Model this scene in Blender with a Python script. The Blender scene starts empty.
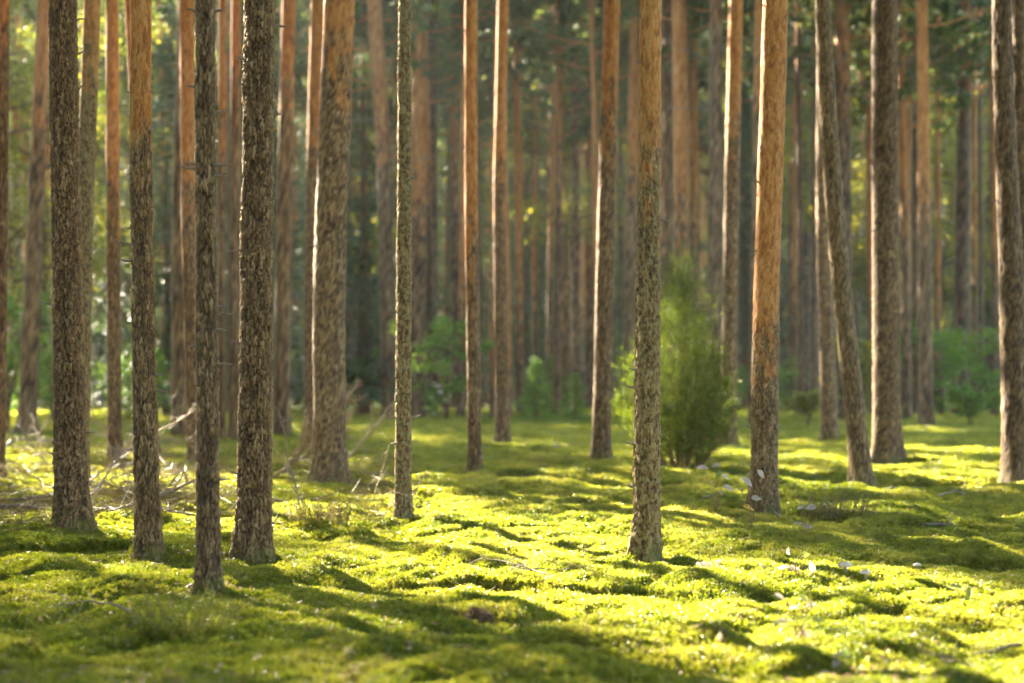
import bpy, math, random
import numpy as np

rng = np.random.default_rng(7)
random.seed(7)
R = math.radians
sc = bpy.context.scene
COL = sc.collection

# ------------------------------------------------------------------ noise
def _hash(ix, iy, seed):
    ix = ix.astype(np.int64); iy = iy.astype(np.int64)
    h = (ix * 374761393 + iy * 668265263 + seed * 1442695041) & 0xFFFFFFFF
    h = ((h ^ (h >> 13)) * 1274126177) & 0xFFFFFFFF
    h = ((h ^ (h >> 16)) * 2246822519) & 0xFFFFFFFF
    return ((h ^ (h >> 15)) & 0xFFFFFF) / float(0xFFFFFF)

def vnoise(x, y, seed=0):
    x = np.asarray(x, float); y = np.asarray(y, float)
    ix = np.floor(x); iy = np.floor(y)
    fx = x - ix; fy = y - iy
    fx = fx * fx * (3 - 2 * fx); fy = fy * fy * (3 - 2 * fy)
    a = _hash(ix, iy, seed); b = _hash(ix + 1, iy, seed)
    c = _hash(ix, iy + 1, seed); d = _hash(ix + 1, iy + 1, seed)
    return (a * (1 - fx) + b * fx) * (1 - fy) + (c * (1 - fx) + d * fx) * fy

def fbm(x, y, seed=0, octv=4):
    s = 0; a = 0.5; t = 0
    for o in range(octv):
        s = s + a * vnoise(np.asarray(x) * 2 ** o + 17.3 * o, np.asarray(y) * 2 ** o - 9.1 * o, seed + o); t += a; a *= 0.5
    return s / t

def voronoi(x, y, seed=0, wrapx=None, jit=0.9):
    x = np.asarray(x, float); y = np.asarray(y, float)
    ix = np.floor(x); iy = np.floor(y)
    F1 = np.full(x.shape, 9.0); F2 = np.full(x.shape, 9.0); idv = np.zeros(x.shape)
    for dx in (-1, 0, 1):
        for dy in (-1, 0, 1):
            cx = ix + dx; cy = iy + dy
            hx = np.mod(cx, wrapx) if wrapx else cx
            px = cx + 0.5 + jit * (_hash(hx, cy, seed) - 0.5)
            py = cy + 0.5 + jit * (_hash(hx, cy, seed + 5) - 0.5)
            d = np.hypot(x - px, y - py)
            r = _hash(hx, cy, seed + 11)
            closer = d < F1
            F2 = np.where(closer, F1, np.minimum(F2, d))
            idv = np.where(closer, r, idv)
            F1 = np.where(closer, d, F1)
    return F1, F2, idv

def sstep(a, b, x):
    t = np.clip((np.asarray(x, float) - a) / (b - a), 0, 1)
    return t * t * (3 - 2 * t)

# ------------------------------------------------------------------ camera model
FPX, PITCH, CZ = 1422.0, R(1.63), 1.0
cp, sp_ = math.cos(PITCH), math.sin(PITCH)

def pix_dir(px, py):
    u = (px - 512) / FPX; v = (341.5 - py) / FPX
    return np.array([u, cp - v * sp_, sp_ + v * cp])

def ground_h(x, y):
    x = np.asarray(x, float); y = np.asarray(y, float)
    big = 0.16 * (fbm(x / 3.8, y / 3.8, 21, 3) - 0.5)
    wx = x + 0.45 * (fbm(x / 0.9, y / 0.9, 3, 2) - 0.5)
    wy = y + 0.45 * (fbm(x / 0.9, y / 0.9, 4, 2) - 0.5)
    F1, F2, i1 = voronoi(wx / 0.74, wy / 0.56, 31)
    c1 = np.clip(1 - (F1 / 0.85) ** 2, 0, 1) ** 0.8 * (0.02 + 0.10 * i1)
    G1, G2, i2 = voronoi(wx / 0.27 + 3.1, wy / 0.22, 41)
    c2 = np.clip(1 - (G1 / 0.85) ** 2, 0, 1) * (0.006 + 0.046 * i2)
    fine = 0.032 * (vnoise(x / 0.11, y / 0.11, 51) - 0.5) + 0.012 * (vnoise(x / 0.05, y / 0.05, 52) - 0.5)
    return big + c1 + c2 + fine - 0.07

def gpt(px, py):
    """world point of the ground seen at a pixel"""
    d = pix_dir(px, py)
    if d[2] > -0.004: d[2] = -0.004
    t0 = CZ / -d[2]
    ts = np.linspace(max(1.0, t0 * 0.6), t0 * 1.5, 1500)
    x = d[0] * ts; y = d[1] * ts; z = CZ + d[2] * ts
    hit = np.nonzero(z < ground_h(x, y))[0]
    k = hit[0] if len(hit) else len(ts) - 1
    return np.array([x[k], y[k], float(ground_h(x[k], y[k]))])

def at_depth(px, py, depth):
    d = pix_dir(px, py); t = depth / d[1]
    return np.array([d[0] * t, depth, CZ + d[2] * t])

def project(P):
    x, y, z = P[..., 0], P[..., 1], P[..., 2] - CZ
    f = y * cp + z * sp_; u = -y * sp_ + z * cp
    f = np.where(f < 0.3, np.nan, f)
    return 512 + FPX * x / f, 341.5 - FPX * u / f

# ------------------------------------------------------------------ sun
SUN_EL, SUN_AZ = R(29), R(52)          # azimuth measured behind the picture plane, on the left
TO_SUN = np.array([-math.cos(SUN_AZ) * math.cos(SUN_EL), math.sin(SUN_AZ) * math.cos(SUN_EL), math.sin(SUN_EL)])

# gaps cut in the crowns to let sun onto chosen moss (seen-from-here ellipses, turned into ground places)
LIT = [(535, 548, 165, 30, 0), (715, 656, 150, 26, 6), (480, 600, 85, 12, 18), (595, 614, 90, 11, 4), (430, 512, 75, 10, 0),
       (640, 522, 80, 9, 0), (930, 516, 75, 6, 8), (960, 616, 40, 6, 0), (310, 594, 60, 10, 10),
       (165, 572, 45, 10, 10), (150, 482, 45, 6, 0), (40, 482, 35, 7, 0), (60, 562, 40, 8, 0), (420, 482, 50, 5, 0), (560, 486, 70, 5, 0), (300, 530, 60, 8, 0),
       (480, 447, 110, 3, 0), (640, 432, 90, 3, 0), (900, 436, 80, 3, 0), (700, 468, 70, 4, 0), (840, 508, 40, 6, 0)]
LIT += [(90, 655, 60, 7, 4), (260, 640, 50, 6, 8), (20, 625, 50, 7, 0), (200, 672, 50, 5, 0), (400, 668, 40, 4, 6)]
_lg = np.random.default_rng(64)
LIT += [(_lg.uniform(-20, 560), _y, _lg.uniform(22, 55) * (_y / 600), _lg.uniform(4, 8) * (_y / 600) ** 2, _lg.uniform(0, 14)) for _y in _lg.uniform(556, 690, 17)]
def lit_mask(P, lit=None):
    """P: (n,3) clump centres. True where a clump would shade one of the sunlit places."""
    t = P[:, 2] / TO_SUN[2]
    G = P - TO_SUN[None] * t[:, None]
    px, py = project(np.stack([G[:, 0], G[:, 1], np.zeros(len(G))], 1))
    px = np.nan_to_num(px, nan=-9999); py = np.nan_to_num(py, nan=-9999)
    jit = 0.35 + 1.0 * fbm(G[:, 0] / 0.7, G[:, 1] / 0.7, 77, 3)
    out = np.zeros(len(P), bool)
    for cx, cy, rx, ry, a in (lit or LIT):
        c, s = math.cos(R(a)), math.sin(R(a))
        dx = px - cx; dy = py - cy
        u = (dx * c + dy * s) / rx; v = (-dx * s + dy * c) / ry
        out |= (u * u + v * v) < jit
    return out & (P[:, 2] > 2.4)
def main_mask(P, zmin):
    return lit_mask(P, LIT[:5]) & (P[:, 2] > zmin)
TRUNK_TARGETS = []        # points on stems that stand in a shaft of sun
def trunk_mask(P):
    out = np.zeros(len(P), bool)
    for T, rad in TRUNK_TARGETS:
        w = P - T[None]
        a = w @ TO_SUN
        d = np.linalg.norm(w - a[:, None] * TO_SUN[None], axis=1)
        out |= (a > 1.0) & (d < rad)
    return out & (P[:, 2] > 2.4)

# ------------------------------------------------------------------ mesh helpers
class MB:
    def __init__(s): s.V = []; s.F = []; s.n = 0; s.A = {}
    def add(s, V, F, **attrs):
        V = np.asarray(V, np.float32).reshape(-1, 3); F = np.asarray(F, np.int64)
        s.V.append(V); s.F.append(F + s.n)
        for k in set(list(attrs) + list(s.A)):
            s.A.setdefault(k, [np.zeros(s.n, np.float32)] if s.n else [])
            s.A[k].append(np.broadcast_to(np.asarray(attrs.get(k, 0.0), np.float32), (len(V),)))
        s.n += len(V)
    def mesh(s, name, mat, smooth=False):
        me = bpy.data.meshes.new(name)
        V = np.concatenate(s.V)
        me.vertices.add(len(V)); me.vertices.foreach_set('co', V.ravel())
        loops = np.concatenate([f.ravel() for f in s.F]).astype(np.int32)
        tot = np.concatenate([np.full(len(f), f.shape[1]) for f in s.F]).astype(np.int32)
        st = np.concatenate([[0], np.cumsum(tot)[:-1]]).astype(np.int32)
        me.loops.add(len(loops)); me.loops.foreach_set('vertex_index', loops)
        me.polygons.add(len(tot)); me.polygons.foreach_set('loop_start', st); me.polygons.foreach_set('loop_total', tot)
        if smooth: me.polygons.foreach_set('use_smooth', np.ones(len(tot), bool))
        for k, a in s.A.items():
            at = me.attributes.new(k, 'FLOAT', 'POINT'); at.data.foreach_set('value', np.concatenate(a).astype(np.float32))
        if mat: me.materials.append(mat)
        me.update(calc_edges=True); me.validate()
        return me
    def build(s, name, mat, parent=None, smooth=False, origin=None):
        if origin is not None: s.V = [v - np.asarray(origin, np.float32)[None] for v in s.V]
        o = bpy.data.objects.new(name, s.mesh(name, mat, smooth)); COL.objects.link(o)
        if parent is not None: o.parent = parent
        elif origin is not None: o.location = origin
        return o

def tag(o, label, cat, group=None, kind=None):
    o['label'] = label; o['category'] = cat
    if group: o['group'] = group
    if kind: o['kind'] = kind
    return o
def empty(name, loc, label, cat, group=None):
    o = bpy.data.objects.new(name, None); COL.objects.link(o); o.location = tuple(float(v) for v in loc)
    o.empty_display_size = 0.2
    return tag(o, label, cat, group)

def frame_along(P):
    T = np.gradient(P, axis=0); T /= np.linalg.norm(T, axis=1)[:, None] + 1e-9
    ref = np.where(np.abs(T[:, 2:3]) > 0.9, np.array([[1.0, 0, 0]]), np.array([[0, 0, 1.0]]))
    X = np.cross(ref, T); X /= np.linalg.norm(X, axis=1)[:, None] + 1e-9
    return X, np.cross(T, X)
def tube(P, r, sides=6):
    P = np.asarray(P, float); r = np.broadcast_to(np.asarray(r, float), (len(P),))
    X, Y = frame_along(P)
    th = np.linspace(0, 2 * math.pi, sides, endpoint=False)
    V = P[:, None] + r[:, None, None] * (np.cos(th)[None, :, None] * X[:, None] + np.sin(th)[None, :, None] * Y[:, None])
    n = len(P); i = np.arange(n - 1)[:, None] * sides; j = np.arange(sides)[None]; k = (j + 1) % sides
    F = np.stack([i + j, i + k, i + sides + k, i + sides + j], -1).reshape(-1, 4)
    return V.reshape(-1, 3), F

def rand_dirs(n, g=rng):
    v = g.normal(size=(n, 3)); return v / np.linalg.norm(v, axis=1)[:, None]
def leaves(C, D, N, L, W, fold=0.0):
    """n rhombic leaves: centres C, long axis D, face normal about N, length L, width W"""
    S = np.cross(D, N); S /= np.linalg.norm(S, axis=1)[:, None] + 1e-9
    L = np.broadcast_to(L, (len(C),))[:, None]; W = np.broadcast_to(W, (len(C),))[:, None]
    V = np.stack([C - D * L * .5, C + S * W * .5 - D * L * .05, C + D * L * .5, C - S * W * .5 - D * L * .05], 1)
    F = np.arange(len(C) * 4).reshape(-1, 4)
    return V.reshape(-1, 3), F

# ------------------------------------------------------------------ materials
def newmat(name):
    m = bpy.data.materials.new(name); m.use_nodes = True
    nt = m.node_tree; nt.nodes.clear()
    out = nt.nodes.new('ShaderNodeOutputMaterial')
    return m, nt, out
def N(nt, t, **kw):
    n = nt.nodes.new(t)
    for k, v in kw.items(): setattr(n, k, v)
    return n
def mixc(nt, fac, a, b, blend='MIX'):
    n = N(nt, 'ShaderNodeMix', data_type='RGBA', blend_type=blend)
    for sock, v in ((0, fac), (6, a), (7, b)):
        if hasattr(v, 'links'): nt.links.new(v, n.inputs[sock])
        elif isinstance(v, (tuple, list)): n.inputs[sock].default_value = (*v[:3], 1)
        else: n.inputs[sock].default_value = v
    return n.outputs[2]
def math_(nt, op, a, b=0.0, clamp=False):
    n = N(nt, 'ShaderNodeMath', operation=op, use_clamp=clamp)
    for i, v in enumerate((a, b)):
        if hasattr(v, 'links'): nt.links.new(v, n.inputs[i])
        else: n.inputs[i].default_value = v
    return n.outputs[0]
def noise_(nt, scale, detail=3, vec=None, rough=0.55):
    n = N(nt, 'ShaderNodeTexNoise'); n.inputs['Scale'].default_value = scale; n.inputs['Detail'].default_value = detail
    n.inputs['Roughness'].default_value = rough
    if vec is not None: nt.links.new(vec, n.inputs['Vector'])
    return n.outputs[0]
def ramp_(nt, fac, stops):
    n = N(nt, 'ShaderNodeValToRGB'); e = n.color_ramp.elements
    while len(e) < len(stops): e.new(0.5)
    for el, (p, c) in zip(e, stops): el.position = p; el.color = (*c, 1)
    nt.links.new(fac, n.inputs[0]); return n.outputs[0]
def attr_(nt, name): 
    return N(nt, 'ShaderNodeAttribute', attribute_name=name).outputs['Fac']

def leaf_mat(name, cols, trans=0.45, rough=0.55, spec=0.25, pscale=0.6, tboost=1.25):
    """foliage: reflecting + translucent, colour varied leaf by leaf and clump by clump"""
    m, nt, out = newmat(name)
    geo = N(nt, 'ShaderNodeNewGeometry')
    r = geo.outputs['Random Per Island']
    nz = noise_(nt, pscale, 2, geo.outputs['Position'])
    f = math_(nt, 'ADD', math_(nt, 'MULTIPLY', r, 0.45), math_(nt, 'MULTIPLY', math_(nt, 'SUBTRACT', nz, 0.2), 0.85), True)
    k = len(cols)
    c = ramp_(nt, f, [((i + 0.5) / k, cols[i]) for i in range(k)])
    b = N(nt, 'ShaderNodeBsdfPrincipled'); nt.links.new(c, b.inputs['Base Color'])
    b.inputs['Roughness'].default_value = rough; b.inputs['Specular IOR Level'].default_value = spec
    t = N(nt, 'ShaderNodeBsdfTranslucent')
    nt.links.new(mixc(nt, 1.0, c, (tboost, tboost * 1.02, tboost * 0.6), 'MULTIPLY'), t.inputs[0])
    mx = N(nt, 'ShaderNodeMixShader'); mx.inputs[0].default_value = trans
    nt.links.new(b.outputs[0], mx.inputs[1]); nt.links.new(t.outputs[0], mx.inputs[2])
    nt.links.new(mx.outputs[0], out.inputs[0])
    return m

def bark_material():
    m, nt, out = newmat('pine_bark')
    tc = N(nt, 'ShaderNodeTexCoord').outputs['Object']
    mp = N(nt, 'ShaderNodeMapping'); mp.inputs['Scale'].default_value = (1, 1, 0.35); nt.links.new(tc, mp.inputs[0])
    v = mp.outputs[0]
    plate, cell, org, lich, dk = (attr_(nt, a) for a in ('plate', 'cell', 'orange', 'lichen', 'dark'))
    n1 = noise_(nt, 26, 5, v, 0.65); n2 = noise_(nt, 5.0, 3, tc); n3 = noise_(nt, 110, 3, v, 0.6); n4 = noise_(nt, 9, 6, v, 0.7)
    grey = ramp_(nt, math_(nt, 'ADD', math_(nt, 'MULTIPLY', n1, 0.6), math_(nt, 'MULTIPLY', cell, 0.4)),
                 [(0.24, (0.060, 0.032, 0.012)), (0.38, (0.135, 0.076, 0.030)), (0.54, (0.225, 0.142, 0.062)), (0.72, (0.37, 0.255, 0.13))])
    red = mixc(nt, n1, (0.012, 0.006, 0.003), (0.045, 0.022, 0.010))
    low = mixc(nt, math_(nt, 'MULTIPLY', math_(nt, 'ADD', plate, math_(nt, 'MULTIPLY', math_(nt, 'SUBTRACT', n3, 0.5), 0.6)), 1.0, True), red, grey)
    oc = ramp_(nt, math_(nt, 'ADD', math_(nt, 'MULTIPLY', n1, 0.55), math_(nt, 'MULTIPLY', cell, 0.45)),
               [(0.2, (0.12, 0.045, 0.012)), (0.40, (0.29, 0.112, 0.024)), (0.56, (0.43, 0.188, 0.044)), (0.78, (0.46, 0.28, 0.11))])
    of = math_(nt, 'ADD', org, math_(nt, 'MULTIPLY', math_(nt, 'SUBTRACT', n4, 0.5), 2.9))
    of = math_(nt, 'MULTIPLY', math_(nt, 'SUBTRACT', of, 0.35), 3.0, True)
    of = math_(nt, 'MULTIPLY', of, math_(nt, 'MULTIPLY', org, 3.0, True))
    c = mixc(nt, of, low, oc)
    lf = math_(nt, 'MULTIPLY', math_(nt, 'MULTIPLY', math_(nt, 'SUBTRACT', noise_(nt, 34, 4, tc), 0.44), 6.0, True), lich, True)
    lf = math_(nt, 'MULTIPLY', lf, 0.75)
    c = mixc(nt, lf, c, mixc(nt, n2, (0.19, 0.165, 0.06), (0.31, 0.29, 0.15)))
    mb = math_(nt, 'MULTIPLY', math_(nt, 'ADD', attr_(nt, 'mossy'), math_(nt, 'MULTIPLY', math_(nt, 'SUBTRACT', noise_(nt, 14, 4, tc), 0.62), 1.6)), 1.6, True)
    c = mixc(nt, mb, c, mixc(nt, n1, (0.045, 0.055, 0.008), (0.16, 0.165, 0.02)))
    c = mixc(nt, dk, c, mixc(nt, 1.0, c, (0.5, 0.46, 0.5), 'MULTIPLY'))
    b = N(nt, 'ShaderNodeBsdfPrincipled'); nt.links.new(c, b.inputs['Base Color'])
    b.inputs['Roughness'].default_value = 0.8; b.inputs['Specular IOR Level'].default_value = 0.3
    bp = N(nt, 'ShaderNodeBump'); bp.inputs['Strength'].default_value = 0.7; bp.inputs['Distance'].default_value = 0.015
    hh = math_(nt, 'ADD', n1, math_(nt, 'MULTIPLY', n3, 0.35))
    nt.links.new(hh, bp.inputs['Height']); nt.links.new(bp.outputs[0], b.inputs['Normal'])
    nt.links.new(b.outputs[0], out.inputs[0])
    return m

def simple_mat(name, c1, c2, scale=30, rough=0.8, bump=0.4, spec=0.3, trans=0.0):
    m, nt, out = newmat(name)
    tc = N(nt, 'ShaderNodeTexCoord').outputs['Object']
    n = noise_(nt, scale, 4, tc)
    b = N(nt, 'ShaderNodeBsdfPrincipled')
    c = mixc(nt, math_(nt, 'MULTIPLY', math_(nt, 'SUBTRACT', n, 0.3), 2.5, True), c1, c2)
    nt.links.new(c, b.inputs['Base Color'])
    b.inputs['Roughness'].default_value = rough; b.inputs['Specular IOR Level'].default_value = spec
    bp = N(nt, 'ShaderNodeBump'); bp.inputs['Strength'].default_value = bump; bp.inputs['Distance'].default_value = 0.004
    nt.links.new(n, bp.inputs['Height']); nt.links.new(bp.outputs[0], b.inputs['Normal'])
    if trans:
        t = N(nt, 'ShaderNodeBsdfTranslucent'); nt.links.new(c, t.inputs[0])
        mx = N(nt, 'ShaderNodeMixShader'); mx.inputs[0].default_value = trans
        nt.links.new(b.outputs[0], mx.inputs[1]); nt.links.new(t.outputs[0], mx.inputs[2]); nt.links.new(mx.outputs[0], out.inputs[0])
    else: nt.links.new(b.outputs[0], out.inputs[0])
    return m

def moss_colour(nt, pos, rnd):
    """yellow-green feather moss with drier, browner and darker kinds in patches"""
    a = noise_(nt, 0.55, 3, pos); b = noise_(nt, 2.6, 4, pos, 0.6); c = noise_(nt, 9, 3, pos)
    f = math_(nt, 'ADD', math_(nt, 'MULTIPLY', a, 0.5), math_(nt, 'ADD', math_(nt, 'MULTIPLY', b, 0.5), math_(nt, 'MULTIPLY', math_(nt, 'SUBTRACT', rnd, 0.5), 0.22)))
    col = ramp_(nt, f, [(0.30, (0.078, 0.110, 0.005)), (0.43, (0.150, 0.182, 0.008)), (0.53, (0.222, 0.232, 0.018)), (0.64, (0.295, 0.28, 0.036)), (0.75, (0.35, 0.285, 0.065))])
    br = math_(nt, 'MULTIPLY', math_(nt, 'SUBTRACT', c, 0.575), 7.0, True)
    return mixc(nt, math_(nt, 'MULTIPLY', br, 0.55), col, (0.17, 0.115, 0.045))

def moss_material():
    m, nt, out = newmat('feather_moss')
    pos = N(nt, 'ShaderNodeNewGeometry').outputs['Position']
    rnd = N(nt, 'ShaderNodeObjectInfo').outputs['Random']
    c = moss_colour(nt, pos, rnd)
    b = N(nt, 'ShaderNodeBsdfPrincipled'); nt.links.new(c, b.inputs['Base Color'])
    b.inputs['Roughness'].default_value = 0.36; b.inputs['Specular IOR Level'].default_value = 0.4
    t = N(nt, 'ShaderNodeBsdfTranslucent'); nt.links.new(mixc(nt, 1.0, c, (1.5, 1.5, 1.0), 'MULTIPLY'), t.inputs[0])
    mx = N(nt, 'ShaderNodeMixShader'); mx.inputs[0].default_value = 0.55
    nt.links.new(b.outputs[0], mx.inputs[1]); nt.links.new(t.outputs[0], mx.inputs[2]); nt.links.new(mx.outputs[0], out.inputs[0])
    return m
def ground_material():
    m, nt, out = newmat('mossy_forest_floor')
    pos = N(nt, 'ShaderNodeNewGeometry').outputs['Position']
    rnd = noise_(nt, 60, 3, pos)
    c = moss_colour(nt, pos, rnd)
    b = N(nt, 'ShaderNodeBsdfPrincipled'); nt.links.new(mixc(nt, 0.35, c, (0.07, 0.06, 0.02)), b.inputs['Base Color'])
    b.inputs['Roughness'].default_value = 0.85; b.inputs['Specular IOR Level'].default_value = 0.15
    bp = N(nt, 'ShaderNodeBump'); bp.inputs['Strength'].default_value = 0.9; bp.inputs['Distance'].default_value = 0.03
    nt.links.new(noise_(nt, 45, 4, pos, 0.7), bp.inputs['Height']); nt.links.new(bp.outputs[0], b.inputs['Normal'])
    nt.links.new(b.outputs[0], out.inputs[0])
    return m

M = dict(
    bark=bark_material(), moss=moss_material(), ground=ground_material(),
    pine=leaf_mat('pine_needles', [(0.042, 0.070, 0.020), (0.080, 0.108, 0.026), (0.14, 0.15, 0.034)], 0.35),
    spruce=leaf_mat('spruce_needles', [(0.036, 0.064, 0.030), (0.060, 0.094, 0.040), (0.10, 0.125, 0.042)], 0.35),
    broad=leaf_mat('broad_leaves', [(0.075, 0.115, 0.018), (0.145, 0.175, 0.024), (0.25, 0.23, 0.032), (0.33, 0.25, 0.038)], 0.5),
    bright=leaf_mat('young_green_leaves', [(0.065, 0.145, 0.016), (0.11, 0.205, 0.022), (0.19, 0.245, 0.030)], 0.5),
    yellow=leaf_mat('yellowing_leaves', [(0.11, 0.13, 0.018), (0.20, 0.19, 0.02), (0.30, 0.22, 0.02)], 0.5),
    juniper=leaf_mat('juniper_needles', [(0.046, 0.078, 0.010), (0.092, 0.125, 0.013), (0.18, 0.195, 0.02)], 0.5, pscale=4.0),
    pale=simple_mat('glint_seedling_leaf', (0.27, 0.27, 0.16), (0.46, 0.34, 0.30), 40, 0.35, 0.1, 0.6, 0.35),  # backlit glint on the leaves painted in as a pale, pinkish base colour
    greenleaf=simple_mat('seedling_leaf', (0.12, 0.18, 0.03), (0.25, 0.28, 0.06), 40, 0.45, 0.1, 0.4, 0.4),
    yleaf=simple_mat('autumn_leaf', (0.50, 0.30, 0.02), (0.60, 0.42, 0.04), 60, 0.5, 0.1, 0.3, 0.4),
    twig=simple_mat('dead_twig_wood', (0.11, 0.085, 0.06), (0.24, 0.19, 0.13), 60, 0.8),
    straw=simple_mat('bleached_dry_twig', (0.20, 0.137, 0.062), (0.37, 0.265, 0.135), 60, 0.7),
    stem=simple_mat('seedling_stem', (0.16, 0.10, 0.05), (0.25, 0.17, 0.07), 60, 0.7),
    shroom=simple_mat('mushroom_flesh', (0.42, 0.32, 0.22), (0.58, 0.48, 0.37), 50, 0.45, 0.15, 0.4),
    litter=leaf_mat('brown_litter', [(0.10, 0.05, 0.02), (0.20, 0.10, 0.04), (0.30, 0.19, 0.09), (0.36, 0.28, 0.18)], 0.1, pscale=8),
    peat=simple_mat('torn_peat', (0.035, 0.022, 0.012), (0.10, 0.06, 0.03), 60, 0.95, 1.0),
)

# ------------------------------------------------------------------ ground
def build_ground():
    ys = [-60, -40, -25, -15, -9, -5, -2, 0, 1]
    y = 2.0
    while y < 20: ys.append(y); y *= 1.0042
    while y < 95: ys.append(y); y *= 1.011
    while y < 900: ys.append(y); y *= 1.35
    ys = np.array(ys)
    nin = 340
    c = np.linspace(-1, 1, nin)
    W = 0.5 * np.maximum(ys, 2.5) + 1.2
    outer = np.array([0.6, 1.5, 3, 6, 12, 25, 60, 150, 400, 900])
    X = np.concatenate([-(W[:, None] + outer[::-1][None]), W[:, None] * c[None], W[:, None] + outer[None]], 1)
    Y = np.repeat(ys[:, None], X.shape[1], 1)
    Z = ground_h(X, Y)
    nr, ncol = X.shape
    V = np.stack([X, Y, Z], -1).reshape(-1, 3)
    i = np.arange(nr - 1)[:, None] * ncol; j = np.arange(ncol - 1)[None]
    F = np.stack([i + j, i + j + 1, i + ncol + j + 1, i + ncol + j], -1).reshape(-1, 4)
    d = np.hypot(V[:, 0], V[:, 1])
    s = np.maximum(1.0, d / 9.0)
    dens = 3000.0 / s ** 2
    dens = np.where((V[:, 1] > 3.2) & (V[:, 1] < 48) & (np.abs(V[:, 0]) < 0.46 * V[:, 1] + 1.0), dens, 0)
    b = MB(); b.add(V, F, moss_density=dens, moss_scale=s)
    g = b.build('ground', M['ground'], smooth=True)
    g['kind'] = 'structure'
    return g
GROUND = build_ground()

def build_moss():
    b = MB(); g = np.random.default_rng(3)
    for var in range(7):
        for f in range(g.integers(10, 15)):
            az = g.uniform(0, 2 * math.pi); r0 = g.uniform(0, 0.016)
            lean = g.uniform(0.15, 1.0); L = g.uniform(0.018, 0.036)
            o = np.array([r0 * math.cos(az * 3), r0 * math.sin(az * 3), -0.006])
            dh = np.array([math.cos(az), math.sin(az), 0]); side = np.array([-math.sin(az), math.cos(az), 0])
            t = np.linspace(0, 1, 4)[:, None]
            P = o + dh * L * lean * t ** 1.5 + np.array([0, 0, 1.0]) * L * (1.0 - 0.3 * lean * t) * t
            for k in range(3):                                # leafy shoot: a stem ribbon with side leaflets
                w = 0.0032 * (1 - 0.25 * k)
                b.add(np.array([P[k] - side * w * .6, P[k] + side * w * .6, P[k + 1]]), np.array([[0, 1, 2]]), variant=var)
                for sg in (-1, 1):
                    tip = P[k + 1] * 0.6 + P[k] * 0.4 + side * sg * (0.0085 - 0.0017 * k) + np.array([0, 0, 0.002]) + g.normal(size=3) * 0.001
                    b.add(np.array([P[k], P[k] * .3 + P[k + 1] * .7, tip]), np.array([[0, 1, 2]]), variant=var)
    o = b.build('moss', M['moss'])
    tag(o, 'yellow-green feather moss carpeting the forest floor in soft cushions', 'moss', kind='stuff')
    ng = bpy.data.node_groups.new('moss_scatter', 'GeometryNodeTree')
    ng.interface.new_socket('Geometry', in_out='INPUT', socket_type='NodeSocketGeometry')
    ng.interface.new_socket('Geometry', in_out='OUTPUT', socket_type='NodeSocketGeometry')
    nd = ng.nodes; lk = ng.links
    gi = nd.new('NodeGroupInput'); go = nd.new('NodeGroupOutput')
    oi = nd.new('GeometryNodeObjectInfo'); oi.transform_space = 'RELATIVE'; oi.inputs['Object'].default_value = GROUND
    def na(name):
        n = nd.new('GeometryNodeInputNamedAttribute'); n.data_type = 'FLOAT'; n.inputs['Name'].default_value = name; return n.outputs['Attribute']
    dp = nd.new('GeometryNodeDistributePointsOnFaces'); dp.distribute_method = 'RANDOM'
    lk.new(oi.outputs['Geometry'], dp.inputs['Mesh']); lk.new(na('moss_density'), dp.inputs['Density'])
    sp = nd.new('GeometryNodeSplitToInstances'); sp.domain = 'FACE'
    lk.new(gi.outputs[0], sp.inputs[0]); lk.new(na('variant'), sp.inputs['Group ID'])
    ip = nd.new('GeometryNodeInstanceOnPoints')
    lk.new(dp.outputs['Points'], ip.inputs['Points']); lk.new(sp.outputs[0], ip.inputs['Instance']); ip.inputs['Pick Instance'].default_value = True
    rv = nd.new('FunctionNodeRandomValue'); rv.data_type = 'FLOAT_VECTOR'
    rv.inputs[0].default_value = (-0.35, -0.35, 0); rv.inputs[1].default_value = (0.35, 0.35, 6.283)
    e2r = nd.new('FunctionNodeEulerToRotation'); lk.new(rv.outputs[0], e2r.inputs[0])
    rr = nd.new('FunctionNodeRotateRotation'); rr.rotation_space = 'LOCAL'
    lk.new(dp.outputs['Rotation'], rr.inputs[0]); lk.new(e2r.outputs[0], rr.inputs[1]); lk.new(rr.outputs[0], ip.inputs['Rotation'])
    rs = nd.new('FunctionNodeRandomValue'); rs.data_type = 'FLOAT'; rs.inputs[2].default_value = 0.5; rs.inputs[3].default_value = 1.0
    ml = nd.new('ShaderNodeMath'); ml.operation = 'MULTIPLY'
    lk.new(na('moss_scale'), ml.inputs[0]); lk.new(rs.outputs[1], ml.inputs[1]); lk.new(ml.outputs[0], ip.inputs['Scale'])
    lk.new(ip.outputs[0], go.inputs[0])
    md = o.modifiers.new('scatter', 'NODES'); md.node_group = ng
build_moss()

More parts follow.
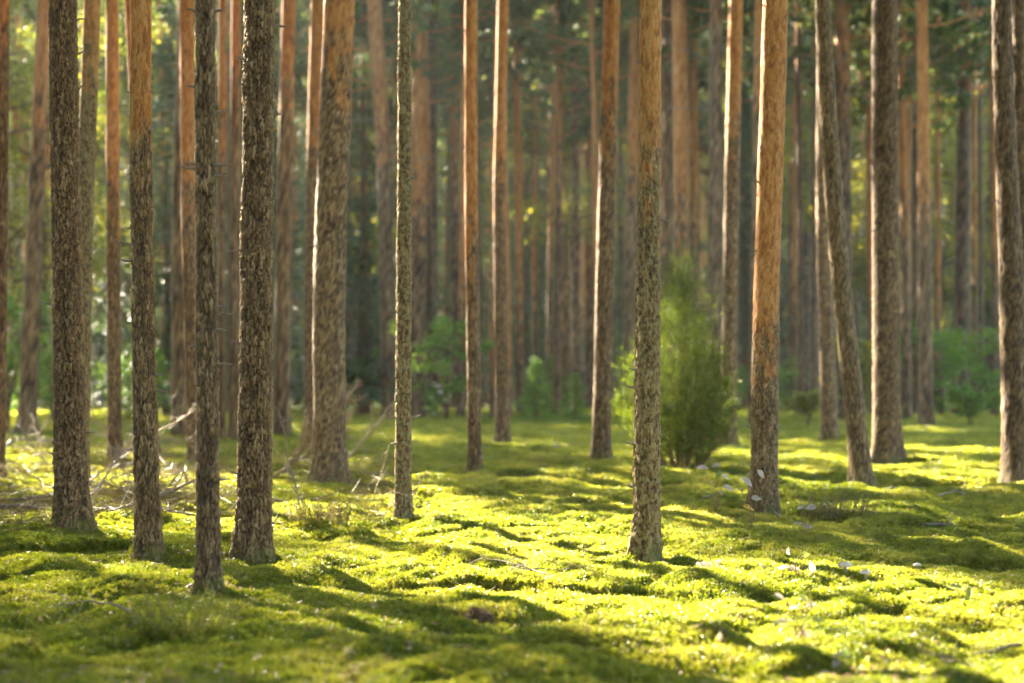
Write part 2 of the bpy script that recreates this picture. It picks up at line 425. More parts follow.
# ------------------------------------------------------------------ pines
def trunk_axis(base, pts, top_px, depth, Htot, g):
    """polyline of the stem axis from the ground to the top of the tree"""
    P = [base]
    for px, py in pts: P.append(at_depth(px, py, depth))
    P.append(at_depth(top_px, 0, depth))
    P = np.array(sorted(P, key=lambda p: p[2]))
    d = (P[-1] - P[-2]); d /= d[2]
    z0 = P[-1][2]; ext = []
    if Htot > z0 + 1:
        for z in np.linspace(z0, Htot, 7)[1:]:
            k = z - z0
            ext.append(P[-1] + np.array([d[0] * k * 0.55, d[1] * k + g.normal() * 0.05, k]))
        P = np.concatenate([P, np.array(ext)])
    return P
def sample_axis(P, zs):
    return np.stack([np.interp(zs, P[:, 2], P[:, 0]), np.interp(zs, P[:, 2], P[:, 1]), zs], 1)
def smooth_axis(P, z0, z1, g):
    zz = np.linspace(z0, z1, 160); A = sample_axis(P, zz)
    k = np.ones(17) / 17
    for c in (0, 1):
        pad = np.concatenate([2 * A[0, c] - A[1:9, c][::-1], A[:, c], 2 * A[-1, c] - A[-9:-1, c][::-1]])
        A[:, c] = np.convolve(pad, k, 'valid')
    return A

def pine(label, bpx, bpy, bw, tpx, tw, mids=(), orange=None, lichen=0.0, dark=0.0, H=None, seed=0, stubs=(), group='pine trees growing in the moss',
         depth=None, crown=True, knots=6, dense=1.0, sun=None, limbs_low=0):
    g = np.random.default_rng(1000 + seed)
    base = gpt(bpx, bpy) if depth is None else np.array([*at_depth(bpx, 420, depth)[:2], 0.0])
    base[2] = float(ground_h(base[0], base[1]))
    depth = base[1]
    r0 = bw * 0.5 * depth / FPX; r1 = tw * 0.5 * depth / FPX
    zt = at_depth(tpx, 0, depth)[2]
    if H is None: H = g.uniform(15, 20) + (2 if r0 > 0.12 else 0)
    H = max(H, zt + 4)
    P = trunk_axis(base, mids, tpx, depth, H, g)
    zb = base[2] - 0.06
    A = smooth_axis(P, zb, H, g)
    near = depth < 13.5
    if near: sides, dz = 104, 0.0085
    elif depth < 24: sides, dz = 48, 0.035
    else: sides, dz = 20, 0.16
    ztop_f = min(zt + 0.4, H - 1)
    zs = np.concatenate([np.arange(zb, ztop_f, dz), np.arange(ztop_f + 0.01, H, 0.4), [H]])
    C = sample_axis(A, zs)
    hrel = zs - base[2]
    rad = np.interp(zs, [zb, zt, H], [r0, r1, 0.015]) if zt < H * 0.8 else np.interp(zs, [zb, zt, H], [r0, r1, 0.02])
    th = np.linspace(0, 2 * math.pi, sides, endpoint=False)
    TH, ZZ = np.meshgrid(th, hrel)
    RR = np.repeat(rad[:, None], sides, 1)
    # bark plates: voronoi cells stretched up the stem, wrapping round it
    rm = r0 * 0.9
    cw = 0.0185
    nw = max(5, int(round(2 * math.pi * rm / cw)))
    chh = cw * 3.1
    U = TH / (2 * math.pi) * nw; Vv = ZZ / chh
    warp = fbm(U * 0.9, Vv * 1.3, seed + 3, 3) - 0.5; warp2 = fbm(U * 0.5, Vv * 0.9, seed + 23, 3) - 0.5
    F1, F2, cid = voronoi(U + 1.1 * warp2, Vv + 1.6 * warp, seed, nw, 0.98)
    plate = sstep(0.0, 0.26, F2 - F1 + 0.30 * (vnoise(U * 4, Vv * 6, seed + 31) - 0.5))
    nb = max(4, nw // 3)
    B1, B2, bid = voronoi(U * nb / nw + 0.9 * warp, Vv * 0.22 + 1.2 * warp2, seed + 61, nb, 0.98)
    fiss = sstep(0.0, 0.20, B2 - B1)                     # long fissures between groups of flakes
    G1, G2, cid2 = voronoi(U * 2.0, Vv * 2.4 + warp, seed + 2, nw * 2)
    rough = sstep(0.0, 0.25, G2 - G1)
    if orange is not None:
        zo0 = at_depth(bpx, orange + 150, depth)[2] - base[2]; zo1 = at_depth(bpx, orange - 130, depth)[2] - base[2]
    else: zo0, zo1 = zt + 1.5, zt + 4
    org = sstep(zo0, zo1, ZZ)
    dep = (0.0085 if depth > 11 else (0.0130 if rm > 0.07 else 0.0095)) * (1 - 0.72 * org)
    if depth > 24: dep = dep * 0
    lump = (fbm(U * 0.25 + 5, ZZ * 2.2, seed + 8, 2) - 0.5) * 0.10
    # root flare with a few buttress lobes
    fl = np.exp(-np.clip(ZZ + 0.02, 0, 9) / (0.09 + r0 * 0.6)) * (0.42 + 0.36 * np.sin(TH * 3 + seed) * 0.5 + 0.14 * np.sin(TH * 5 + 2 * seed))
    rr = RR * (1 + lump + np.clip(fl, 0, 1)) + dep * (plate * (0.25 + 0.85 * cid) + 0.25 * rough * plate + 0.4 * (cid2 - 0.5) * plate + 0.35 * (vnoise(U * 3, Vv * 4, seed + 41) - 0.5) - 0.65) + dep * 0.75 * (fiss - 0.8)
    # whorl knots
    kn = np.zeros_like(ZZ)
    for k in range(knots):
        kz = g.uniform(0.5, max(1.0, zt - base[2])); kt = g.uniform(0, 2 * math.pi)
        dt = np.angle(np.exp(1j * (TH - kt))) * rm
        q = (dt ** 2 + ((ZZ - kz) * 0.75) ** 2) / (0.016 + 0.1 * rm) ** 2
        rr += 0.006 * np.exp(-q) - 0.010 * np.exp(-q * 6)
        kn = np.maximum(kn, np.exp(-q * 2.5))
    Vx = C[:, 0][:, None] + rr * np.cos(TH); Vy = C[:, 1][:, None] + rr * np.sin(TH)
    Vz = np.repeat(zs[:, None], sides, 1) + (0.004 * (cid - 0.5) if near else 0)
    n = len(zs); i = np.arange(n - 1)[:, None] * sides; j = np.arange(sides)[None]; k2 = (j + 1) % sides
    F = np.stack([i + j, i + k2, i + sides + k2, i + sides + j], -1).reshape(-1, 4)
    lg = lichen * (1 - 0.75 * org)
    b = MB()
    b.add(np.stack([Vx, Vy, Vz], -1).reshape(-1, 3), F, plate=(plate * (0.35 + 0.65 * fiss)).ravel(), cell=(0.6 * cid + 0.4 * cid2).ravel(), orange=org.ravel(), lichen=np.asarray(lg).ravel(), mossy=(np.exp(-np.clip(ZZ, 0, 9) / 0.10) * 0.55).ravel(), dark=np.clip(dark + kn * 0.9, 0, 1).ravel())
    root = empty('pine_tree', base, label, 'tree', group)
    # crown limbs + needle clumps
    CC = []; cz0 = max(H * 0.50, zt * 0.9 if depth < 30 else H * 0.5)
    nl = int(26 * dense * (1.9 if 11 < depth < 36 and bpx < 520 else 1.2))
    for q in range(nl):
        f = (q + g.uniform()) / nl
        z = cz0 + (H - 0.4 - cz0) * f
        c = sample_axis(A, np.array([z]))[0]
        az = q * 2.4 + g.uniform(-0.4, 0.4)
        L = (0.9 + 1.7 * (1 - f) ** 0.7) * g.uniform(0.7, 1.25)
        t = np.linspace(0, 1, 6)[:, None]
        dv = np.array([math.cos(az), math.sin(az), 0])
        LP = c + dv * L * t + np.array([0, 0, 1.0]) * (L * 0.45 * t ** 1.6) + g.normal(size=(6, 3)) * 0.03 * t
        V, F = tube(LP, np.linspace(0.028, 0.006, 6), 5); b.add(V, F, orange=1.0, plate=1.0, cell=0.4)
        m = int(g.integers(7, 11))
        tt = g.uniform(0.35, 1.05, m)
        pts = np.stack([np.interp(tt, t[:, 0], LP[:, a]) for a in range(3)], 1) + g.normal(size=(m, 3)) * np.array([0.24, 0.24, 0.16])
        CC.append(pts)
    trunk = b.build('trunk', M['bark'], root, smooth=True, origin=base)
    if crown:
        CC = np.concatenate(CC)
        keep = ~(lit_mask(CC) | trunk_mask(CC))
        CC = CC[keep]
        if len(CC):
            per = 24
            ctr = np.repeat(CC, per, 0); D = rand_dirs(len(ctr), g); D[:, 2] += 0.25; D /= np.linalg.norm(D, axis=1)[:, None]
            ctr = ctr + D * g.uniform(0.05, 0.20, len(ctr))[:, None]
            V, F = leaves(ctr, D, rand_dirs(len(ctr), g), g.uniform(0.18, 0.34, len(ctr)), g.uniform(0.05, 0.10, len(ctr)))
            cb = MB(); cb.add(V, F); cb.build('crown', M['pine'], root, origin=base)
    # dead branch stubs
    if depth < 30:
        stubs = list(stubs) + [(bpx, g.uniform(0, bpy - 60), g.uniform(.03, .10), float(g.choice([-1, 1]))) for _ in range(8)]
    for (spx, spy, L, side) in stubs:
        z = at_depth(spx, spy, depth)[2]; c = sample_axis(A, np.array([z]))[0]
        rloc = float(np.interp(z, zs, rad)) * 0.85
        dv = np.array([side, g.uniform(-0.5, 0.1), 0]); dv /= np.linalg.norm(dv)
        m = 9; t = np.linspace(0, 1, m)[:, None]
        LP = c + dv * (rloc + L * t) + np.array([0, 0, 1.0]) * (L * g.uniform(-0.15, 0.45) * t ** 1.4) + np.cumsum(g.normal(size=(m, 3)), 0) * L * 0.025 * (t > 0.15)
        sb = MB(); rs = 0.009 + 0.011 * min(1, L); V, F = tube(LP, np.linspace(rs, rs * 0.3, m), 6); sb.add(V, F)
        if L > 0.7:
            for q in range(int(3 + L * 3)):
                tq = g.uniform(0.3, 0.95); s0 = np.array([np.interp(tq, t[:, 0], LP[:, a]) for a in range(3)])
                d2 = dv * 0.7 + g.normal(size=3) * 0.5; l2 = L * g.uniform(0.15, 0.4)
                V, F = tube(s0 + d2 * l2 * np.linspace(0, 1, 4)[:, None], np.linspace(rs * 0.4, rs * 0.15, 4), 4); sb.add(V, F)
        sb.build('dead_branch' if L > 0.35 else 'branch_stub', M['twig'], root, smooth=True, origin=base)
    return base, depth, A

def target_px(px, pys, depth, rad=0.35):
    for py in pys: TRUNK_TARGETS.append((at_depth(px, py, depth), rad))

def S(*a): return a
PINES = [
 # label, base px,py, base w, top px, top w, kwargs
 ('thick dark-barked pine left foreground, standing in front of a slimmer olive trunk', 72, 527, 31, 62, 26, dict(dark=0.15, lichen=.1, stubs=[(62, 165, .05, -1), (74, 20, .12, 1), (74, 92, .10, 1), (60, 240, .04, -1)])),
 ('slim olive-brown pine trunk directly behind the thick leftmost foreground pine', 80, 489, 17, 93, 16, dict(mids=[(84, 220)], orange=60, lichen=.9, stubs=[(88, 100, .2, -1)])),
 ('foreground pine with orange upper bark, second trunk left of the thinnest dark front pine', 149, 556, 24, 141, 20, dict(mids=[(141, 250)], orange=120, lichen=.2, dark=.05, stubs=[(133, 92, .04, -1), (152, 92, .03, 1)])),
 ('slender dark pine rooted nearest the camera, behind the pale heather clump', 209, 592, 22, 205, 18, dict(mids=[(206, 250)], dark=.15, lichen=.1, stubs=[(196, 12, .06, -1), (214, 12, .06, 1), (196, 88, .05, -1), (215, 165, .08, 1), (196, 164, .06, -1), (216, 316, .08, 1)])),
 ('rough-barked dark foreground pine with deep plates, shadow falling across moss at its foot', 254, 560, 33, 260, 29, dict(mids=[(256, 300)], dark=.15, lichen=.15, knots=9, stubs=[(246, 60, .06, -1), (274, 200, .05, 1), (272, 395, .04, 1)])),
 ('thickest smooth tan pine in the middle distance behind dry pale twigs', 330, 484, 32, 340, 31, dict(mids=[(328, 300)], orange=60, lichen=.15, stubs=[])),
 ('thin straight greenish pine trunk alone left of the bright moss patch', 403, 522, 16, 405, 12, dict(mids=[(404, 250)], lichen=1.0, stubs=[(409, 180, .03, 1)])),
 ('slim orange pine with bright left edge and small green sprig at its foot', 475, 472, 13, 471, 13, dict(mids=[(471, 200)], orange=240, stubs=[(478, 66, .06, 1)])),
 ('straight orange pine just right of the pine with a leafy sprig', 503, 444, 14, 503, 11, dict(mids=[(499, 200)], orange=170, stubs=[])),
 ('reddish-brown pine leaning slightly right, left of the juniper bush', 601, 459, 18, 612, 17, dict(mids=[(606, 220)], orange=110, dark=.15, stubs=[])),
 ('centre-right foreground pine with lichen-mottled bark standing in front of the juniper', 646, 557, 26, 651, 21, dict(mids=[(648, 300)], orange=170, lichen=.85, knots=10, stubs=[(640, 20, .02, -1), (638, 135, .02, -1)])),
 ('bright orange-barked pine behind the pale pink seedling leaves', 764, 514, 26, 776, 25, dict(mids=[(770, 180), (765, 330)], orange=330, lichen=.3, knots=8, stubs=[(759, 195, .03, -1)])),
 ('curved pine sweeping from lower right up to the left, in front of straight trunks', 863, 486, 21, 822, 15, dict(mids=[(826, 90), (835, 220), (850, 370)], lichen=.35, stubs=[])),
 ('broad grey-barked pine right of the curved pine', 887, 462, 27, 885, 25, dict(mids=[(885, 200)], dark=.45, lichen=.2, stubs=[(894, 250, .05, 1)])),
 ('thick grey pine at the right edge of the photo with pale-lit left side', 1017, 482, 28, 1001, 18, dict(mids=[(1004, 120), (1012, 280)], dark=.45, lichen=.2, stubs=[])),
 ('dark pine partly cut off by the right photo edge, behind the thick grey one', 1026, 462, 20, 1018, 14, dict(mids=[(1021, 150)], dark=.35, stubs=[])),
 ('dark pine trunk cut off by the left photo edge', -2, 478, 13, 4, 11, dict(mids=[(2, 200)], dark=.35, orange=40, stubs=[])),
 ('purple-brown leaning pine near the left edge with bright leaves beside its foot', 27, 432, 18, 44, 13, dict(mids=[(36, 200)], orange=110, stubs=[])),
 ('pinkish straight pine between the olive trunk and the orange-topped foreground pine', 115, 458, 14, 112, 12, dict(mids=[(113, 220)], orange=190, stubs=[])),
 ('thin pine mostly hidden behind the orange-topped foreground pine on the left', 156, 461, 9, 128, 8, dict(mids=[(133, 80), (141, 200)], orange=150, stubs=[])),
 ('pale orange-pink pine immediately left of the slender dark nearest pine', 194, 462, 12, 187, 15, dict(mids=[(188, 200)], orange=190, stubs=[])),
 ('purplish shaded pine left of the pale pink one near the slender dark pine', 180, 437, 16, 183, 10, dict(mids=[(178, 230)], orange=-40, dark=.1, stubs=[])),
 ('very thin pole-like pine just right of the slender dark nearest pine', 222, 440, 8, 222, 7, dict(orange=120, stubs=[])),
 ('thin purplish pine just left of the rough-barked dark foreground pine', 233, 442, 10, 236, 9, dict(orange=60, stubs=[])),
 ('purplish pine trunk with warm top right of the rough-barked dark foreground pine', 281, 436, 17, 289, 14, dict(mids=[(284, 220)], orange=70, stubs=[])),
 ('pinkish-grey pine trunk immediately left of the thickest tan pine', 311, 446, 14, 318, 14, dict(mids=[(312, 220)], orange=120, stubs=[])),
 ('crooked dark pine with an orange upper stem right of the thickest tan pine', 388, 419, 13, 374, 15, dict(mids=[(381, 110), (386, 230)], orange=130, dark=.4, stubs=[(392, 170, 1.6, 1), (376, 120, 1.3, -1), (392, 230, 1.2, 1)])),
 ('orange-topped pine close behind the thin greenish trunk', 417, 419, 17, 421, 14, dict(mids=[(419, 200)], orange=210, dark=.2, stubs=[])),
 ('dark branchy pine standing right behind the orange-topped one near centre left', 430, 414, 14, 431, 13, dict(orange=-20, dark=.6, stubs=[(437, 90, 2.4, 1), (437, 150, 2.0, 1), (424, 60, 1.6, -1), (437, 40, 2.0, 1), (436, 215, 1.6, 1)])),
 ('faint far pine glimpsed between the dark branchy one and the slim orange pine', 457, 411, 10, 453, 9, dict(orange=160, dark=.3, stubs=[])),
 ('far orange pine left of two greyish ones in the forest behind the centre', 566, 407, 9, 562, 9, dict(orange=280, stubs=[])),
 ('far grey straight pine, middle one of three close trunks behind the centre', 576, 409, 9, 575, 9, dict(orange=-30, stubs=[])),
 ('far brown pine just left of the reddish-brown pine that leans right', 591, 406, 11, 590, 11, dict(orange=260, dark=.2, stubs=[])),
 ('pinkish far pine whose lower trunk passes left behind the lichen-mottled front pine', 629, 420, 11, 635, 11, dict(orange=170, stubs=[])),
 ('grey far pine appearing just right of the lichen-mottled front pine', 669, 418, 11, 668, 10, dict(orange=-20, stubs=[])),
 ('orange far pine rising right above the juniper tip', 683, 424, 14, 679, 15, dict(orange=210, stubs=[])),
 ('thin reddish far pine close right of the one above the juniper tip', 696, 415, 9, 692, 9, dict(orange=200, dark=.1, stubs=[])),
 ('grey-brown branchy pine above the right shoulder of the juniper', 714, 424, 12, 716, 13, dict(orange=-20, dark=.2, stubs=[(708, 60, 1.2, -1), (708, 105, 1.0, -1), (722, 50, 1.0, 1)])),
 ('pale-edged orange pine standing at the right side of the juniper', 728, 446, 15, 736, 14, dict(mids=[(731, 220)], orange=110, stubs=[])),
 ('slim far pine seen close left of the bright orange-barked pine', 753, 425, 9, 759, 8, dict(orange=90, stubs=[])),
 ('dark far pine with bare side branches right of the bright orange-barked pine', 803, 405, 14, 810, 12, dict(orange=-60, dark=.6, stubs=[(797, 70, 1.6, -1), (797, 165, 1.6, -1), (815, 130, 1.0, 1), (797, 200, 1.3, -1)])),
 ('straight pine half hidden behind the curved pine with base left of its foot', 830, 438, 16, 823, 10, dict(mids=[(822, 220)], orange=-10, lichen=.1, stubs=[])),
 ('forked-looking dark pine with heavy side branches between curved and broad grey pines', 846, 421, 15, 842, 15, dict(orange=70, dark=.5, stubs=[(850, 88, 2.6, 1), (850, 95, 2.0, 1), (838, 60, 1.2, -1)])),
 ('slim orange pine immediately right of the broad grey pine', 908, 421, 9, 899, 8, dict(mids=[(904, 180)], orange=200, stubs=[])),
 ('thin grey pine between two orange pines right of the broad grey pine', 915, 417, 8, 916, 7, dict(orange=-20, dark=.2, stubs=[])),
 ('straight orange pine with base in sunlit moss right of the broad grey pine', 926, 425, 14, 922, 11, dict(orange=190, stubs=[])),
 ('dark-stemmed pine with a reddish middle left of a very thin pole on the right', 960, 416, 16, 966, 13, dict(orange=70, dark=.65, stubs=[(955, 90, 1.4, -1), (955, 10, 1.2, -1)])),
 ('pole-thin pine near the right edge between the dark-stemmed pine and grey pine', 982, 414, 5, 979, 5, dict(orange=60, dark=.4, stubs=[])),
 ('slim shaded far pine close left of the thick grey right-edge pine', 993, 410, 9, 991, 9, dict(orange=-60, dark=.4, stubs=[])),
]
# shafts of sun on chosen stems (kept clear of needles)
for lab, bx, by, bw, tx, tw, kw in PINES:
    base = gpt(bx, by)
    if bx in (646, 764, 863, 887, 1017, 403, 475, 503, 330):
        for f in (0.0, 0.12, 0.25, 0.4, 0.55, 0.7):
            py = by * f; k = f
            TRUNK_TARGETS.append((at_depth(tx + (bx - tx) * f, py, base[1]), 0.16 + 0.009 * base[1]))

for i, (lab, bx, by, bw, tx, tw, kw) in enumerate(PINES):
    pine(lab, bx, by, bw, tx, tw, seed=i + 1, **kw)

for _px, _py in ((650, 330), (680, 300), (680, 350), (700, 380), (655, 400)): TRUNK_TARGETS.append((at_depth(_px, _py, gpt(682, 465)[1]), 0.75))
# deep forest: more stems between and behind, out to 95 m
FAR = [(12, 47, .30), (58, 60, .3), (96, 55, .26), (150, 62, .3), (168, 50, .28), (212, 56, .28), (246, 50, .3), (266, 60, .3), (296, 58, .3), (352, 60, .26), (364, 52, .3), (398, 62, .3),
       (442, 66, .3), (466, 58, .28), (486, 64, .3), (497, 75, .3), (514, 70, .3), (528, 62, .28), (541, 80, .3), (553, 60, .28), (583, 72, .3), (597, 85, .3), (619, 62, .28), (638, 75, .3),
       (655, 66, .3), (676, 80, .3), (688, 62, .26), (704, 75, .3), (723, 60, .28), (741, 70, .3), (748, 85, .3), (767, 62, .3), (782, 72, .28), (790, 58, .26), (798, 80, .3), (817, 66, .3),
       (834, 75, .3), (856, 62, .28), (868, 80, .3), (897, 66, .3), (933, 62, .28), (943, 75, .3), (953, 85, .3), (972, 64, .3), (1003, 62, .28), (1012, 80, .3), (1022, 58, .3)]
_g = np.random.default_rng(321)
for k in range(210):
    _x = float(_g.uniform(430, 830) if k < 90 else _g.uniform(-10, 1034))
    if min(abs(_x - q[0]) for q in FAR + [((p[1] + p[4]) / 2,) for p in PINES]) > 3.2: FAR.append((_x, float(_g.uniform(36, 60)), .20))
for i, (px, dep, dia) in enumerate(FAR):
    g = np.random.default_rng(500 + i)
    w = dia * FPX / dep * g.uniform(0.8, 1.15)
    part = 'left' if px < 400 else ('centre' if px < 620 else ('right of centre' if px < 880 else 'right'))
    pine('blurred distant pine trunk deep in the forest on the %s' % (part + ' side' if part in ('left', 'right') else part), px, 405, w, px + g.uniform(-9, 9), w * 0.85, depth=dep, seed=100 + i,
         orange=float(g.choice([60, 160, 240, 300, 360])), dark=float(g.uniform(0, .5)), H=g.uniform(17, 22), dense=1.1, group='distant pines, %s' % part)

# trees outside the picture that shade it: to the left and beyond, overhead and behind the camera
OFF = []
g = np.random.default_rng(91)
for gx in np.arange(-44, -5, 3.6):
    for gy in np.arange(2, 54, 3.6):
        x = gx + g.uniform(-1.4, 1.4); y = gy + g.uniform(-1.4, 1.4)
        if x > -0.37 * y - 0.9: continue
        OFF.append((x, y))
_c = gpt(540, 546); _h = TO_SUN[:2] / np.linalg.norm(TO_SUN[:2])
OFF = [(x, y) for x, y in OFF if not any(abs((x - c[0]) * _h[1] - (y - c[1]) * _h[0]) < r for c, r in ((_c, 1.1), (gpt(720, 655), .5), (gpt(300, 590), .35), (gpt(250, 665), .2), (gpt(646, 557), .4), (gpt(150, 640), .2), (gpt(60, 668), .2)))]
OFF += [(-3.5, 3.5), (3.2, 3.0)]
for gx in np.arange(-22, 26, 4.6):
    for gy in np.arange(-30, 3, 4.6):
        x = gx + g.uniform(-1.5, 1.5); y = gy + g.uniform(-1.5, 1.5)
        if math.hypot(x, y) > 2.6 and y < 2.5: OFF.append((x, y))
for gy in np.arange(4, 36, 4.5):
    for k in range(3):
        OFF.append((0.42 * gy + 2.2 + 4.4 * k + g.uniform(-1, 1), gy + g.uniform(-1.3, 1.3)))
def off_pine(x, y, seed):
    d = math.hypot(x, y)
    g = np.random.default_rng(seed)
    z = float(ground_h(x, y)); base = np.array([x, y, z]); H = g.uniform(18, 24)
    root = empty('pine_tree', base, 'tall pine of the surrounding forest standing outside the picture', 'tree', 'pines around the clearing')
    zs = np.linspace(z - 0.05, H, 30); r0 = g.uniform(0.09, 0.15)
    C = np.stack([x + (zs - z) * g.normal() * 0.012, y + (zs - z) * g.normal() * 0.012, zs], 1)
    b = MB(); V, F = tube(C, np.interp(zs, [z, z + .25, H], [r0 * 1.3, r0, 0.02]), 12); b.add(V, F, plate=1.0, cell=0.4, orange=np.repeat(sstep(4, 9, zs), 12))
    CC = []; cz0 = H * 0.42
    for q in range(36):
        f = (q + g.uniform()) / 36; zz = cz0 + (H - 0.3 - cz0) * f
        c = sample_axis(C, np.array([zz]))[0]; az = q * 2.4 + g.uniform(-.4, .4)
        L = (1.3 + 1.8 * (1 - f) ** 0.6) * g.uniform(.7, 1.25); t = np.linspace(0, 1, 6)[:, None]
        LP = c + np.array([math.cos(az), math.sin(az), 0]) * L * t + np.array([0, 0, 1.0]) * (L * .4 * t ** 1.6)
        V, F = tube(LP, np.linspace(.028, .006, 6), 5); b.add(V, F, plate=1.0, cell=.4, orange=1.0)
        m = 10; tt = g.uniform(.3, 1.05, m)
        CC.append(np.stack([np.interp(tt, t[:, 0], LP[:, a]) for a in range(3)], 1) + g.normal(size=(m, 3)) * np.array([.26, .26, .18]))
    b.build('trunk', M['bark'], root, True, base)
    CC = np.concatenate(CC); CC = CC[~(lit_mask(CC) | trunk_mask(CC))]
    if len(CC):
        ctr = np.repeat(CC, 24, 0); D = rand_dirs(len(ctr), g); ctr = ctr + D * g.uniform(.05, .2, len(ctr))[:, None]
        V, F = leaves(ctr, D, rand_dirs(len(ctr), g), g.uniform(.18, .34, len(ctr)), g.uniform(.05, .10, len(ctr)))
        cb = MB(); cb.add(V, F); cb.build('crown', M['pine'], root, origin=base)
for i, (x, y) in enumerate(OFF): off_pine(x, y, 3000 + i)

# ------------------------------------------------------------------ understorey
def spruce(px, depth, Ht, rad, label, group, seed, z_lo=0.3, mat='spruce', name='spruce_tree', base=None, leaf=0.22, cat='tree'):
    g = np.random.default_rng(seed)
    if base is None:
        p = at_depth(px, 400, depth); base = np.array([p[0], depth, float(ground_h(p[0], depth))])
    root = empty(name, base, label, cat, group)
    b = MB(); zs = np.linspace(-0.05, Ht, 14)
    V, F = tube(base + np.stack([0 * zs, 0 * zs, zs], 1), np.linspace(0.012 * Ht + 0.02, 0.006, 14), 8); b.add(V, F, plate=1.0, cell=.4, dark=.5)
    CC = []; DD = []
    nb = int(16 + Ht * 7)
    for q in range(nb):
        f = (q / nb) ** 1.1; z = z_lo + (Ht - z_lo) * f
        L = rad * (1 - f) ** 0.8 * g.uniform(.65, 1.15) + 0.05 * rad; az = q * 2.4 + g.uniform(-.4, .4)
        t = np.linspace(0, 1, 6)[:, None]; dv = np.array([math.cos(az), math.sin(az), 0])
        LP = base + np.array([0, 0, z]) + dv * L * t + np.array([0, 0, 1.0]) * (-0.28 * L * t + 0.14 * L * t ** 3)
        V, F = tube(LP, np.linspace(.02, .004, 6) * min(1, Ht / 6 + .2), 4); b.add(V, F, plate=1., cell=.4, dark=.5)
        m = max(6, int(26 * L / max(rad, 1e-3) * (rad / 1.6) ** 0.5))
        tt = g.uniform(.12, 1.05, m); pts = np.stack([np.interp(tt, t[:, 0], LP[:, a]) for a in range(3)], 1)
        sd = np.array([-dv[1], dv[0], 0]); s = g.normal(size=m) * 0.16 * L
        pts = pts + sd * s[:, None] + np.array([0, 0, -1.0]) * np.abs(g.normal(size=m))[:, None] * 0.06 * rad
        CC.append(pts); D = dv[None] * 0.8 + sd * np.sign(s)[:, None] * 0.6 + np.array([0, 0, -.35]) + g.normal(size=(m, 3)) * .25; DD.append(D)
    b.build('trunk', M['bark'], root, True, base)
    CC = np.concatenate(CC); DD = np.concatenate(DD)
    k = ~main_mask(CC, 6.0); CC = CC[k]; DD = DD[k]
    per = 7; CC = np.repeat(CC, per, 0); DD = np.repeat(DD, per, 0) + g.normal(size=(len(CC), 3)) * .35
    DD /= np.linalg.norm(DD, axis=1)[:, None]
    CC = CC + g.normal(size=CC.shape) * 0.07 * rad ** .5
    V, F = leaves(CC, DD, rand_dirs(len(CC), g) * .6 + np.array([0, 0, 1.0]), g.uniform(.6, 1.3, len(CC)) * leaf, g.uniform(.25, .45, len(CC)) * leaf)
    cb = MB(); cb.add(V, F); cb.build('crown', M[mat], root, origin=base)

def leafy(px, depth, Ht, rad, label, group, seed, z_lo=1.0, mat='broad', name='leafy_tree', leaf=0.16, n=90, cat='tree', per=34):
    g = np.random.default_rng(seed)
    p = at_depth(px, 400, depth); base = np.array([p[0], depth, float(ground_h(p[0], depth))])
    root = empty(name, base, label, cat, group)
    b = MB(); CC = []
    ns = 1 if Ht > 4 else int(g.integers(3, 6))
    for s in range(ns):
        az0 = g.uniform(0, 6.28); lean = 0.03 if ns == 1 else 0.35
        zs = np.linspace(-.05, Ht * 0.95, 12); tp = np.stack([np.cos(az0) * lean * zs * .6, np.sin(az0) * lean * zs * .6, zs], 1) + np.cumsum(g.normal(size=(12, 3)) * .012 * Ht, 0) * np.array([1, 1, 0])
        V, F = tube(base + tp, np.linspace(.009 * Ht + .008, .004, 12), 7); b.add(V, F, plate=1., cell=.3, dark=.6)
        for q in range(n // (3 * ns) + 2):
            z = g.uniform(z_lo, Ht * .93); c = base + np.array([np.interp(z, tp[:, 2], tp[:, 0]), np.interp(z, tp[:, 2], tp[:, 1]), z])
            f = (z - z_lo) / (Ht - z_lo); L = rad * (0.35 + 1.5 * math.sqrt(max(0, f * (1 - f)))) * g.uniform(.5, 1.1); az = g.uniform(0, 6.28)
            t = np.linspace(0, 1, 5)[:, None]; LP = c + np.array([math.cos(az), math.sin(az), 0]) * L * t + np.array([0, 0, 1.]) * L * .35 * t
            V, F = tube(LP, np.linspace(.004 * Ht + .003, .002, 5), 4); b.add(V, F, plate=1., cell=.3, dark=.6)
            m = 3; tt = g.uniform(.4, 1.05, m); CC.append(np.stack([np.interp(tt, t[:, 0], LP[:, a]) for a in range(3)], 1) + g.normal(size=(m, 3)) * .1 * rad)
    b.build('trunk' if ns == 1 else 'stem', M['bark'], root, True, base)
    CC = np.concatenate(CC); CC = CC[~main_mask(CC, 6.0)]
    ctr = np.repeat(CC, per, 0); ctr = ctr + g.normal(size=ctr.shape) * rad * np.array([.13, .13, .08])
    D = rand_dirs(len(ctr), g) + np.array([0, 0, -.3]); D /= np.linalg.norm(D, axis=1)[:, None]
    V, F = leaves(ctr, D, rand_dirs(len(ctr), g) * .8 + np.array([0, 0, 1.]), g.uniform(.7, 1.3, len(ctr)) * leaf, g.uniform(.5, .8, len(ctr)) * leaf)
    cb = MB(); cb.add(V, F); cb.build('crown' if Ht > 4 else 'foliage', M[mat], root, origin=base)

